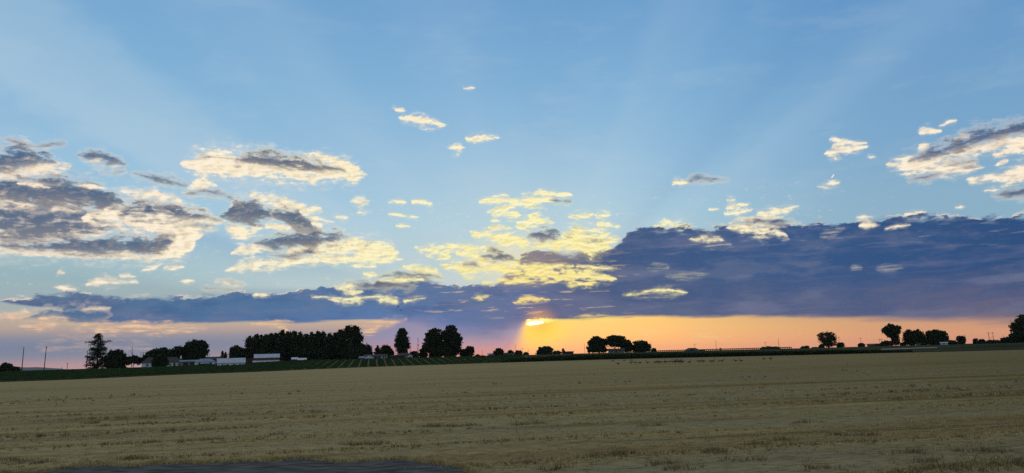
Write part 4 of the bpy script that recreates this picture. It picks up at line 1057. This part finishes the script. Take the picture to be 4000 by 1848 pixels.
tree('far_bush', 3137, 8, 1353, 800, 'low far bush, left of a taller neighbour, past the end of the trestle', 'bush', DOME, trunk=False, s=.6)
tree('far_bush', 3153, 8, 1351, 800, 'taller far bush past the end of the trestle', 'bush', DOME, trunk=False, s=.6)
tree('far_bush', 3184, 13, 1357, 800, 'flattest far bush, left of the feathery tree', 'bush', DOME, trunk=False, s=.6)
# --- right
tree('feathery_tree', 3235, 36, 1297, 450, 'feathery upright tree with sky showing through, alone right of the trestle', blobs=VASE, dens=3.6, s=.36, ragged=.40, m=M_LEAF_O)
tree('low_bush', 3209, 10, 1346, 452, 'small bush at the left foot of the feathery tree', 'bush', DOME, trunk=False)
tree('low_bush', 3284, 15, 1338, 452, 'small rounded bush under a thin pole, right of the feathery tree', 'bush', DOME, trunk=False)
tree('low_bush', 3365, 12, 1341, 450, 'small bush at the left end of the long low roof', 'bush', DOME, trunk=False)
tree('mushroom_tree', 3486, 37, 1266, 445, 'mushroom-shaped tree with a wide crown on a narrow leafy stem', blobs=MUSH, dens=8)
tree('brush_thicket', 3464, 22, 1331, 447, 'low brush at the left foot of the mushroom-shaped tree', 'bush', DOME, trunk=False)
tree('low_bush', 3528, 10, 1338, 447, 'low bush between the mushroom-shaped tree and the two-lobed tree', 'bush', DOME, trunk=False)
tree('broad_tree', 3572, 37, 1287, 445, 'two-lobed dense tree right of the mushroom-shaped tree', blobs=TWOLOBE, dens=9)
tree('low_bush', 3610, 12, 1308, 452, 'narrow tree filling the notch between two broad dense trees', 'tree', DOME)
tree('broad_tree', 3656, 43, 1289, 445, 'wide dome-shaped tree behind the small white shed at right', blobs=DOME + [(.1, .75, .62, .24)], dens=9)
tree('low_bush', 3718, 18, 1329, 450, 'low rounded bush right of the small white shed', 'bush', DOME, trunk=False)
tree('spiky_tree', 3756, 16, 1312, 450, 'small spiky-topped tree standing alone between low bushes at right', blobs=VASE + [(0, .2, .9, .22)], dens=8, s=.34)
tree('low_bush', 3812, 9, 1322, 455, 'upright bush at the left end of the right-hand hedge line', 'bush', DOME, trunk=False)
tree('low_bush', 3836, 14, 1325, 455, 'rounded bush second from the left in the right-hand hedge line', 'bush', DOME, trunk=False)
tree('low_bush', 3880, 26, 1328, 455, 'long low bush below the twin-pole power frame', 'bush', DOME, trunk=False)
tree('low_bush', 3930, 20, 1318, 450, 'bush stepping up towards the tall tree at the right edge', 'bush', DOME, trunk=False)
tree('low_bush', 3962, 24, 1308, 445, 'largest bush, leaning on the tall tree at the right edge', 'bush', DOME, trunk=False)
tree('ash_tree', 4004, 46, 1229, 440, 'tall dark tree cut off by the right edge of the photo', blobs=TALL + [(-.6, .62, .35, .10), (-.62, .45, .3, .1), (0, .3, .7, .3), (-.4, .2, .6, .2)], dens=8, ragged=.3)

# ================================================================ poles
def pole(px, top, D, label, lean=0.0, arms=(), group=None, cat='utility pole', name='utility_pole', r=.16):
    x, y, z = spot(px, D); h = zat(px, top, D) - z
    root = empty(name, (x, y, z), face(px)); root.rotation_euler = (0, lean, face(px)); tag(root, label, cat, group)
    mesh_np('post', *tube_np([(0, 0, -.5), (0, 0, h * .5), (0, 0, h)], [r * 1.15, r, r * .75], 8), M_POLE, root, True)
    for zz, L in arms:
        bm = bmesh.new(); box(bm, -L / 2, L / 2, -.24, -.10, h - zz - .09, h - zz + .09)
        a = bm_obj('crossarm', bm, M_POLE, root)
        for q in (-.45, 0.0, .45):
            i = bm_obj('insulator', (lambda b: (box(b, q * L - .05, q * L + .05, -.22, -.12, h - zz + .09, h - zz + .28), b)[1])(bmesh.new()), M_CONC, a)
    return root
Gp = 'utility poles along the skyline'
random.seed(5)
pole(85, 1355, 425, 'leftmost tall wooden pole, leaning slightly right, near the left edge', .02, (), Gp, r=.2)
pole(172, 1352, 425, 'tall wooden pole second from the left edge, with a small transformer bulge', .035, ((.9, .9),), Gp, r=.2)
pole(336, 1370, 424, 'wooden pole close against the left side of the ragged spruce', .03, (), Gp, r=.18)
pole(262, 1418, 520, 'short stub pole between the left tall poles and the spruce', 0, ((.5, .8),), Gp, r=.16)
pole(241, 1433, 520, 'tiniest stub post on the skyline right of the second tall pole', 0, (), Gp, r=.14)
pole(556, 1378, 440, 'T-shaped pole with a wide crossarm at the left end of the farmhouse', .01, ((.15, 3.2),), Gp, r=.13)
pole(1175, 1386, 470, 'slim pole standing between the two white trailers', 0, (), Gp, r=.09)
pole(1855, 1376, 520, 'short thin pole, left of two, right of the cottonwoods', .01, (), Gp, r=.09)
pole(1883, 1369, 520, 'thin pole, right and taller of two, right of the cottonwoods', .03, (), Gp, r=.09)
pole(2014, 1346, 640, 'thin tall pole just left of the light shaft', 0, (), Gp, r=.11)
pole(2041, 1361, 640, 'short pole with a crossarm left of the light shaft', 0, ((.2, 1.6),), Gp, r=.11)
pole(2064, 1359, 640, 'short plain pole inside the left edge of the light shaft', 0, (), Gp, r=.10)
pole(2285, 1341, 560, 'thin pole standing alone left of the big joined clump of trees', -.02, (), Gp, r=.10)
pole(2545, 1333, 560, 'thin pole just right of the separate rounded tree', 0, (), Gp, r=.10)
pole(2715, 1344, 620, 'pole with a crossarm behind the hip-roofed shed', 0, ((.15, 2.4),), Gp, r=.10)
pole(2799, 1328, 600, 'slim tall pole over the middle of the trestle', -.01, (), Gp, r=.12)
pole(2991, 1337, 620, 'pole with a crossarm above the far trees at the trestle end', .01, ((.15, 2.2),), Gp, r=.10)
pole(3044, 1322, 600, 'slim tallest pole near the right end of the trestle', -.02, (), Gp, r=.13)
pole(3280, 1316, 520, 'thin pole rising from the bush right of the feathery tree', 0, ((.3, 1.2),), Gp, r=.12)
pole(3365, 1320, 520, 'thin pole with a crossarm above the bush left of the long low roof', 0, ((.2, 1.6),), Gp, r=.10)
pole(3438, 1325, 520, 'left pole with crossarm of the close pair left of the mushroom-shaped tree', 0, ((.15, 1.8),), Gp, r=.09)
pole(3446, 1325, 520, 'right pole with crossarm of the close pair left of the mushroom-shaped tree', 0, ((.15, 1.6),), Gp, r=.10)
pole(3526, 1321, 520, 'thin pole seen between the mushroom-shaped and two-lobed trees', 0, ((.3, 1.0),), Gp, r=.10)
pole(3771, 1310, 520, 'thin pole directly right of the small spiky tree', 0, ((.2, 1.2),), Gp, r=.10)
pole(3922, 1312, 560, 'short thin pole between the twin-pole frame and the right edge tree', 0, ((.2, .9),), Gp, r=.09)
# twin-pole frame
x, y, z = spot(3874, 520); hgt2 = zat(3874, 1297, 520) - z
root = empty('power_frame', (x, y, z), face(3874)); tag(root, 'twin-pole power line frame joined by a crossarm, near the right edge', 'utility pole', Gp)
for sx in (-1.25, 1.25): mesh_np('post', *tube_np([(sx * .95, 0, -.5), (sx, 0, hgt2)], [.17, .12], 8), M_POLE, root, True)
bm = bmesh.new(); box(bm, -2.3, 2.3, -.2, -.08, hgt2 - .75, hgt2 - .6); bm_obj('crossarm', bm, M_POLE, root)
bm = bmesh.new(); prism(bm, [(-1.25, hgt2 * .45), (-1.25, hgt2 * .47), (1.25, hgt2 * .62), (1.25, hgt2 * .60)], -.1, -.04); bm_obj('brace', bm, M_POLE, root)

# ================================================================ farm buildings
def building(name, x0, x1, ridge, eave, D, label, depth, wall, roof, cat, style='side', wins=(), doors=(), over=.35, chimney=None, group=None, base_py=None, inset=.25):
    """x0..x1, ridge and eave in photo pixels; style: side (ridge across the view), front (gable to the viewer), hip"""
    cx = (x0 + x1) / 2; x, y, z = spot(cx, D); W = (x1 - x0) * m_per_px(D) / 2
    if base_py is not None: z = min(z, zat(cx, base_py, D))
    he = zat(cx, eave, D) - z; hr = zat(cx, ridge, D) - z
    root = empty(name, (x, y, z), face(cx)); tag(root, label, cat, group)
    bm = bmesh.new()
    if style == 'front': prism(bm, [(-W, -.8), (W, -.8), (W, he), (0, hr - .12), (-W, he)], 0, depth)
    elif style == 'side': prism(bm, [(0, -.8), (depth, -.8), (depth, he), (depth / 2, hr - .12), (0, he)], -W, W, 'x')
    else: box(bm, -W, W, 0, depth, -.8, he)
    bm_obj('wall', bm, wall, root)
    bm = bmesh.new(); t = .14
    if style == 'front':
        k = (hr - he) / W; e = W + over
        for s in (-1, 1): prism(bm, [(s * e, hr - k * e), (0, hr), (0, hr + t), (s * e, hr - k * e + t)], -over, depth + over)
    elif style == 'side':
        k = (hr - he) / (depth / 2); e = depth / 2 + over
        for s in (-1, 1): prism(bm, [(depth / 2 + s * e, hr - k * e), (depth / 2, hr), (depth / 2, hr + t), (depth / 2 + s * e, hr - k * e + t)], -W - over, W + over, 'x')
    else:
        w2 = W + over; ins = min(w2 * .6, depth / 2 + over) if inset is None else w2 * inset
        v = [bm.verts.new(p) for p in ((-w2, -over, he), (w2, -over, he), (w2, depth + over, he), (-w2, depth + over, he), (-w2 + ins, depth / 2, hr), (w2 - ins, depth / 2, hr))]
        for f in ((0, 1, 5, 4), (1, 2, 5), (2, 3, 4, 5), (3, 0, 4), (3, 2, 1, 0)): bm.faces.new([v[i] for i in f])
    ro = bm_obj('roof', bm, roof, root)
    if chimney:
        u, ch = chimney; bm = bmesh.new(); box(bm, u * W - .45, u * W + .45, depth / 2 - .4, depth / 2 + .4, hr - 1.2, hr + ch); bm_obj('chimney', bm, M_WHITE, ro)
    for (u, v, w, hh2) in wins:
        cx_, cz = u * W, v * he; f = .07
        bm = bmesh.new(); 
        for b in ((cx_ - w / 2 - f, cx_ + w / 2 + f, cz + hh2 / 2, cz + hh2 / 2 + f), (cx_ - w / 2 - f, cx_ + w / 2 + f, cz - hh2 / 2 - f, cz - hh2 / 2), (cx_ - w / 2 - f, cx_ - w / 2, cz - hh2 / 2, cz + hh2 / 2), (cx_ + w / 2, cx_ + w / 2 + f, cz - hh2 / 2, cz + hh2 / 2)):
            box(bm, b[0], b[1], -.06, .02, b[2], b[3])
        wo_ = bm_obj('window', bm, M_WHITE, root)
        bm = bmesh.new(); box(bm, cx_ - w / 2, cx_ + w / 2, -.02, .01, cz - hh2 / 2, cz + hh2 / 2); bm_obj('pane', bm, M_GLASS, wo_)
    for (u, w, hh2) in doors:
        bm = bmesh.new(); box(bm, u * W - w / 2, u * W + w / 2, -.05, .02, -.1, hh2); dr = bm_obj('door', bm, M_DARKWOOD, root)
        bm = bmesh.new(); box(bm, u * W + w / 2 - .2, u * W + w / 2 - .1, -.11, -.05, hh2 * .45, hh2 * .52); bm_obj('handle', bm, M_CONC, dr)
    return root
building('farmhouse', 562, 702, 1395, 1417, 415, 'white farmhouse with a dark brown hip roof behind the large round bush', 9, M_WHITE, M_ROOF_DARK, 'house', 'hip', [(-.72, .55, 1.1, 1.0), (.40, .55, 1.0, 1.1), (.86, .5, .9, 1.0)], [(.62, 1.0, 2.0)], chimney=(.95, .5), inset=.30)
building('garage', 706, 768, 1407, 1412, 418, 'low tan garage with a wide dark opening, right of the farmhouse', 7, M_TAN, M_ROOF_BLUE, 'garage', 'side', [], [(-.35, 2.6, 2.0), (.45, 2.6, 2.0)])
building('cottage', 764, 838, 1401, 1413, 410, 'white cottage with a blue-grey hip roof, left of the white shed', 8, M_WHITE, M_ROOF_BLUE, 'house', 'hip', [(-.55, .55, 1.0, 1.0), (.55, .55, 1.0, 1.0)], [], inset=.55)
building('long_shed', 806, 866, 1394, 1404, 446, 'dark long-roofed shed seen behind the cottage and the white shed', 9, M_DARKWOOD, M_ROOF_DARK, 'shed', 'side', [], [(.5, 1.2, 2.0)])
building('white_shed', 853, 953, 1400, 1417, 360, 'long white shed with pale metal roof and four small square windows', 7, M_WHITE, M_ROOF_METAL, 'shed', 'side', [(-.64, .62, .85, .62), (-.22, .62, .85, .62), (.22, .62, .85, .62), (.64, .62, .85, .62)], [], over=.25, base_py=1438)
building('machine_shed', 962, 998, 1399, 1406, 436, 'small reddish shed with a rounded low roof, left of the red barn', 8, M_RED, M_TAN, 'shed', 'front', [], [(-.2, 1.6, 1.6)])
# red barn with lean-to
D = 430; x, y, z = spot(1042, D); k = m_per_px(D); zz = lambda py: zat(1042, py, D) - z; W = 46 * k
root = empty('red_barn', (x, y, z), face(1042)); tag(root, 'red barn with a pale metal roof and an open lean-to along its front', 'barn')
e1, r1, w1, l1 = zz(1396.5), zz(1383), zz(1408), zz(1416)
bm = bmesh.new(); prism(bm, [(4, -.8), (12, -.8), (12, e1), (8, r1 - .1), (4, e1)], -W, W, 'x'); bm_obj('wall', bm, M_RED, root)
bm = bmesh.new()
for s in (-1, 1): prism(bm, [(8 + s * 4.4, e1 - (r1 - e1) * .1), (8, r1), (8, r1 + .12), (8 + s * 4.4, e1 - (r1 - e1) * .1 + .12)], -W - .3, W + .3, 'x')
bm_obj('roof', bm, M_ROOF_METAL, root)
bm = bmesh.new(); prism(bm, [(-.6, l1), (3.98, w1), (3.98, w1 + .12), (-.6, l1 + .12)], -W * 1.12, W * 1.0, 'x'); bm_obj('lean_to_roof', bm, M_ROOF_METAL, root)
for i in range(7):
    u = -W * 1.08 + i * W * 2.05 / 6; bm = bmesh.new(); box(bm, u - .12, u + .12, -.4, -.16, -.8, l1 + .05); bm_obj('post', bm, M_DARKWOOD, root)
bm = bmesh.new(); box(bm, -W * 1.1, W * .98, 3.7, 3.96, -.8, w1 - .2); bm_obj('back_wall', bm, M_DARKWOOD, root)
bm = bmesh.new(); prism(bm, [(W + .02, -.8), (W + 5.5, -.8), (W + 5.5, l1 - 1.2), (W + .02, zz(1405))], 5, 10); bm_obj('side_wing', bm, M_RED, root)
Gt = 'white-roofed trailers under the windbreak'
building('trailer', 1139, 1163, 1397, 1404, 452, 'white-roofed trailer left of the slim pole, higher of the two', 4.5, M_DARKWOOD, M_WHITE, 'trailer', 'side', [], [(0, .8, .9)], group=Gt, over=.1)
building('trailer', 1163, 1196, 1399.5, 1406, 450, 'longer white-roofed trailer around the slim pole, lower of the two', 4.5, M_DARKWOOD, M_WHITE, 'trailer', 'side', [], [(.6, .8, .9)], group=Gt, over=.1)
building('ranch_house', 1424, 1511, 1385, 1393, 452, 'long low ranch house with a dark roof, below the cone-shaped tree', 8, M_DARKWOOD, M_ROOF_DARK, 'house', 'side', [(.2, .55, 1.2, .9), (.5, .55, 1.2, .9)], [(.0, 1.0, 1.9)])
building('gabled_garage', 1424, 1460, 1386, 1396, 438, 'white garage with its gable facing the field, in front of the ranch house', 6, M_WHITE, M_ROOF_BLUE, 'garage', 'front', [], [(0, 2.6, .5)])
building('annex', 1490, 1512, 1385, 1390, 440, 'narrow white annex with tall windows at the right end of the ranch house', 5, M_WHITE, M_ROOF_DARK, 'annex', 'side', [(-.3, .5, .8, 1.4), (.4, .5, .8, 1.4)], [])
building('small_outbuilding', 1404, 1424, 1393, 1398, 440, 'tiny grey outbuilding left of the white gabled garage', 4, M_TAN, M_ROOF_BLUE, 'shed', 'side', [(0, .5, .6, .5)], [])
# porch house
building('porch_house', 1550, 1606, 1378, 1386, 458, 'hip-roofed house with a dark porch under the lone cottonwood', 9, M_TAN, M_ROOF_DARK, 'house', 'hip', [(.80, .5, 1.0, 1.2)], [(.55, 1.0, 2.0)], inset=.55)
building('porch', 1520, 1580, 1386, 1391, 446, 'open dark porch shelter in front of the hip-roofed house', 5, M_DARKWOOD, M_ROOF_DARK, 'porch', 'hip', [], [(.3, 3.2, 1.8)], inset=.5)
building('pale_hut', 1592, 1612, 1384, 1389, 452, 'small pale hut at the right end of the porch house', 4, M_WHITE, M_ROOF_BLUE, 'hut', 'front', [(0, .5, .7, .6)], [])
building('bluish_barn', 1906, 1930, 1380, 1386, 560, 'small barn with a pale blue roof left of the sunlit gap', 8, M_TAN, M_ROOF_METAL, 'barn', 'side', [], [(0, 2.4, 1.6)])
building('low_house', 1957, 2010, 1378, 1383, 566, 'long low grey-roofed house before the small round trees, left of the light shaft', 8, M_WHITE, M_ROOF_DARK, 'house', 'side', [(-.4, .5, 1.4, 1.0), (.3, .5, 1.4, 1.0)], [(0, 1.0, 1.8)])
building('flat_shed', 2206, 2240, 1373, 1376, 566, 'low flat-roofed shed right of the tiny pointed tree in the glow', 10, M_DARKWOOD, M_ROOF_DARK, 'shed', 'side', [], [(0, 2.4, 2.0)])
building('small_house', 2377, 2438, 1362, 1369, 458, 'small tan house with a dark roof under the big joined clump', 8, M_TAN, M_ROOF_DARK, 'house', 'side', [(-.5, .5, 1.0, .9), (.5, .5, 1.0, .9)], [(0, .9, 1.6)])
building('tiny_shed', 2532, 2560, 1366, 1370, 560, 'tiny whitish shed below the rounded tree at the left end of the trestle', 5, M_WHITE, M_ROOF_METAL, 'shed', 'front', [(0, .5, .8, .7)], [])
building('hip_shed', 2676, 2730, 1359, 1367, 640, 'tan hip-roofed shed with a dark roof before the long trestle', 12, M_TAN, M_ROOF_DARK, 'shed', 'hip', [(-.5, .5, 1.4, 1.0), (.5, .5, 1.4, 1.0)], [(0, 2.4, 2.0)], inset=.55)
building('pump_hut', 2810, 2820, 1358, 1363, 640, 'tiny tower-like hut in front of the trestle, right of the slim pole', 2.5, M_CONC, M_ROOF_DARK, 'hut', 'front', [(0, .55, .7, .6)], [])
building('long_barn', 3392, 3446, 1343, 1350, 470, 'long low barn with a dark roof left of the mushroom-shaped tree', 10, M_DARKWOOD, M_ROOF_DARK, 'barn', 'side', [], [(.3, 2.4, 1.4)])
building('white_cabin', 3676, 3700, 1337, 1340, 430, 'small white shed at the foot of the wide dome-shaped tree at right', 4, M_WHITE, M_ROOF_METAL, 'shed', 'side', [(.0, .5, .7, .5)], [])
building('grey_hut', 3580, 3594, 1341, 1344, 432, 'tiny grey hut in the shade of the two-lobed tree', 3, M_CONC, M_ROOF_BLUE, 'hut', 'front', [(0, .5, .5, .4)], [])

# ================================================================ long trestle on the skyline
D = 720; pa_, pb_ = 2566, 3092
xa, ya, za = spot(pa_, D); xb, yb, zb = spot(pb_, D); ta, tb = zat(pa_, 1369, D), zat(pb_, 1355, D)
root = empty('trestle', ((xa + xb) / 2, D, 0)); tag(root, 'long low trestle, a straight beam on many regular posts along the skyline', 'trestle')
L = xb - xa; ang = math.atan2(tb - ta, L)
bm = bmesh.new()
v = [bm.verts.new(p) for p in ((-L / 2, -.5, ta - .75), (L / 2, -.5, tb - .75), (L / 2, .5, tb - .75), (-L / 2, .5, ta - .75), (-L / 2, -.5, ta), (L / 2, -.5, tb), (L / 2, .5, tb), (-L / 2, .5, ta))]
for f in ((3, 2, 1, 0), (4, 5, 6, 7), (0, 1, 5, 4), (1, 2, 6, 5), (2, 3, 7, 6), (3, 0, 4, 7)): bm.faces.new([v[i] for i in f])
bm_obj('beam', bm, M_DARKWOOD, root)
NP = 74
post_me = None
for i in range(NP):
    u = -L / 2 + L * i / (NP - 1); zt = ta + (tb - ta) * i / (NP - 1) - .74; zb_ = H(xa + L * i / (NP - 1), D) - .5
    if post_me is None:
        bm = bmesh.new(); box(bm, -.26, .26, -.3, .3, -1, 0); po = bm_obj('post', bm, M_DARKWOOD, root); post_me = po.data
    else:
        po = bpy.data.objects.new('post', post_me); COL.objects.link(po); po.parent = root
    po.location = (u, 0, zt); po.scale = (1, 1, zt - zb_)

# ================================================================ geese
def loft(spine, seg=10):
    """one continuous skin round a spine of (x, z, half width, half height)"""
    V = []; n = len(spine)
    for i, (sx, sz, w, hgt) in enumerate(spine):
        a = spine[max(i - 1, 0)]; b = spine[min(i + 1, n - 1)]; t = np.array([b[0] - a[0], 0, b[1] - a[1]]); t /= np.linalg.norm(t) + 1e-9
        nrm = np.array([-t[2], 0, t[0]])
        for k in range(seg):
            q = 2 * math.pi * k / seg; V.append(np.array([sx, 0, sz]) + nrm * hgt * math.sin(q) + np.array([0, 1, 0]) * w * math.cos(q))
    F = [(i * seg + k, i * seg + (k + 1) % seg, (i + 1) * seg + (k + 1) % seg, (i + 1) * seg + k) for i in range(n - 1) for k in range(seg)]
    return np.array(V), np.array(F)
BODY = [(-.48, .40, .010, .006), (-.42, .40, .050, .018), (-.33, .41, .085, .055), (-.20, .41, .125, .10), (-.05, .41, .145, .125), (.10, .42, .140, .120), (.20, .45, .105, .095), (.26, .50, .065, .065)]
NECKS = {'upright': [(.295, .58, .042, .044), (.305, .68, .034, .036), (.31, .78, .033, .035), (.325, .85, .038, .042), (.365, .885, .042, .045), (.42, .88, .030, .028), (.455, .868, .020, .013), (.485, .862, .008, .005)],
         'grazing': [(.33, .50, .048, .050), (.42, .44, .036, .038), (.47, .34, .033, .034), (.50, .24, .034, .036), (.525, .17, .040, .042), (.545, .12, .030, .028), (.555, .08, .018, .013), (.56, .05, .008, .005)],
         'low': [(.30, .55, .044, .046), (.37, .59, .036, .038), (.46, .62, .034, .036), (.53, .635, .040, .042), (.58, .63, .034, .032), (.62, .615, .020, .014), (.65, .605, .008, .005)]}
def make_goose(pose, wings=False):
    root = empty('goose', (0, 0, 0))
    V, F = loft(BODY + NECKS[pose]); o = mesh_np('body', V, F, M_GOOSE, root, True); o.data.materials.append(M_BLACK)
    nb = (len(BODY) - 1) * 10
    idx = np.zeros(len(F), np.int32); idx[nb:] = 1; idx[:20] = 1; o.data.polygons.foreach_set('material_index', idx)
    for s in (-1, 1):
        leg = mesh_np('leg', *join_np([tube_np([(0, s * .06, .32), (.0, s * .06, .15), (.0, s * .06, .015)], [.022, .011, .010], 5), tube_np([(-.02, s * .06, .012), (.04, s * .06, .012), (.10, s * .06, .008)], [.008, .022, .012], 5)]), M_BLACK, root)
        if wings:   # half-raised wing
            w = mesh_np('wing', *loft_wing(s), M_GOOSE, root)
    return root
def loft_wing(s):
    P = [(.12, .10, .50), (-.20, .10, .50), (.20, .34, .74), (-.14, .34, .70), (.12, .62, .92), (-.16, .60, .86), (-.02, .86, 1.02), (-.14, .84, .98)]
    top = np.array([(x, s * y, z) for x, y, z in P]); bot = top - np.array([0, 0, .025]); V = np.concatenate([top, bot])
    F = []
    for i in (0, 2, 4): F += [(i, i + 1, i + 3, i + 2), (i + 8, i + 10, i + 11, i + 9), (i, i + 2, i + 10, i + 8), (i + 1, i + 9, i + 11, i + 3)]
    F += [(6, 7, 15, 14), (0, 8, 9, 1)]
    return V, np.array(F)
GP = {k: make_goose(k) for k in NECKS}; GW = make_goose('upright', True); GPUSED = set()
def copy_tree(o, parent=None):
    c = o.copy(); COL.objects.link(c)
    if parent: c.parent = parent
    for ch in list(o.children): copy_tree(ch, c)
    return c
Gg = 'geese standing in the stubble field'
LCL = 'dark goose in the crowded bunch at the middle of the flock'
def goose(px, py, pose, label, rz=None, wings=False, sc=1.0):
    src = GW if wings else GP[pose]; key = 'w' if wings else pose
    if key in GPUSED: o = copy_tree(src)
    else: o = src; GPUSED.add(key)
    gx_, gy_ = gpoint(px, py); o.location = (gx_, gy_, field_z(np.array([gx_]), np.array([gy_]))[0])
    o.rotation_euler = (0, 0, random.choice([0, math.pi]) + random.uniform(-.5, .5) if rz is None else rz); o.scale = (sc,) * 3
    tag(o, label, 'goose', Gg); return o
FX = lambda zx: 2400 + zx * .2717
FY = lambda zy: 1240 + zy * .2717
goose(2415, 1427.5, 'low', 'goose nearest the camera, leftmost of the front row, neck stretched low')
goose(2393, 1414.5, 'grazing', 'goose far left of the flock, small, head down')
goose(2439, 1413, 'low', 'goose lying flat, second from the left in the far row')
goose(2464, 1412.5, 'low', 'tiny goose right above the first upright goose, in the far row')
goose(FX(240), FY(676), 'upright', 'first goose with upright neck from the left', 0)
goose(FX(300), FY(676), 'low', 'goose second right of the first upright one, body level')
goose(FX(368), FY(676), 'grazing', 'grazing goose alone midway left of the crowded bunch')
goose(FX(478), FY(674), 'upright', 'upright goose nearest the left of the crowded bunch', math.pi)
for zx, zy, ps in ((585, 670, 'low'), (610, 668, 'upright'), (640, 666, 'low'), (665, 668, 'grazing'), (720, 666, 'low'), (745, 664, 'upright'), (795, 662, 'low'), (840, 660, 'grazing'), (862, 660, 'low'), (885, 664, 'low'), (905, 658, 'upright'), (925, 662, 'low'), (945, 664, 'grazing'), (965, 662, 'low'), (985, 660, 'low')):
    goose(FX(zx), FY(zy), ps, LCL)
goose(FX(875), FY(656), 'upright', 'goose with half-raised wings in the crowded bunch, left one', 1.2, True)
goose(FX(935), FY(656), 'upright', 'goose with half-raised wings in the crowded bunch, right one', 1.9, True)
goose(FX(1080), FY(668), 'upright', 'tall-necked goose just right of the crowded bunch', 0)
goose(FX(1212), FY(656), 'low', 'goose with level neck, left of a trio right of the bunch')
goose(FX(1245), FY(656), 'grazing', 'head-down goose in the middle of the trio right of the bunch')
goose(FX(1282), FY(654), 'upright', 'upright goose at the right of the trio right of the bunch', math.pi)
goose(FX(1395), FY(658), 'low', 'left goose of a close pair standing side by side')
goose(FX(1420), FY(656), 'upright', 'right goose of a close pair standing side by side', 0)
goose(FX(1505), FY(648), 'grazing', 'slight goose seen end-on, right of the close pair', 1.5)
goose(FX(1548), FY(650), 'low', 'goose right of the end-on one, body level')
goose(FX(1743), FY(647), 'low', 'goose with low neck left of the most upright far-right bird')
goose(FX(1822), FY(648), 'upright', 'most upright goose towards the right of the flock', math.pi)
goose(FX(2152), FY(620), 'low', 'left goose of the last two at the right end of the flock')
goose(FX(2250), FY(618), 'upright', 'right goose of the last two at the right end of the flock', 0)
goose(3011, 1407.5, 'low', 'lone goose apart from the flock, farthest right')
for i, o in enumerate(list(GP.values()) + [GW]):
    pass

# two birds on the wing, left of the sun
def flying_bird(px, py, D, label, rz, flap):
    d = ray(px, py); o = empty('flying_bird', (d.x / d.y * D, D, zat(px, py, D)), rz); tag(o, label, 'bird', 'birds flying under the cloud bank')
    mesh_np('body', *loft([(-.45, 0, .01, .01), (-.3, 0, .06, .03), (-.1, 0, .13, .11), (.12, .02, .12, .10), (.28, .05, .05, .05), (.45, .07, .035, .035), (.56, .07, .04, .035), (.64, .06, .01, .008)]), M_GOOSE, o, True)
    for s in (-1, 1):
        P = [(.18, .08, 0.03), (-.18, .08, .02), (.20, .45, flap), (-.16, .45, flap * .9), (.05, .95, flap * .9), (-.10, .95, flap * .8)]
        top = np.array([(a, s * b, c) for a, b, c in P]); V = np.concatenate([top, top - np.array([0, 0, .03])])
        F = [(0, 1, 3, 2), (2, 3, 5, 4), (6, 8, 9, 7), (8, 10, 11, 9), (0, 2, 8, 6), (2, 4, 10, 8), (1, 7, 9, 3), (3, 9, 11, 5), (4, 5, 11, 10), (0, 6, 7, 1)]
        mesh_np('wing', V, np.array(F), M_GOOSE, o)
flying_bird(1555, 1199, 330, 'dark bird in flight, upper left of the two under the cloud bank', .6, .30)
flying_bird(1565, 1213, 330, 'dark bird in flight, lower right of the two under the cloud bank', -.3, .22)

# ================================================================ thin evening haze
bm = bmesh.new(); box(bm, -9200, 9200, -9200, 9200, -3.5, 70)
hm = bpy.data.materials.new('haze'); hm.use_nodes = True; hn = hm.node_tree; hn.nodes.clear()
pv = hn.nodes.new('ShaderNodeVolumePrincipled'); pv.inputs['Color'].default_value = (.80, .86, .95, 1); pv.inputs['Density'].default_value = 2e-5; pv.inputs['Anisotropy'].default_value = .3
ho = hn.nodes.new('ShaderNodeOutputMaterial'); hn.links.new(pv.outputs[0], ho.inputs['Volume'])
hz = bm_obj('haze', bm, hm); hz['kind'] = 'stuff'
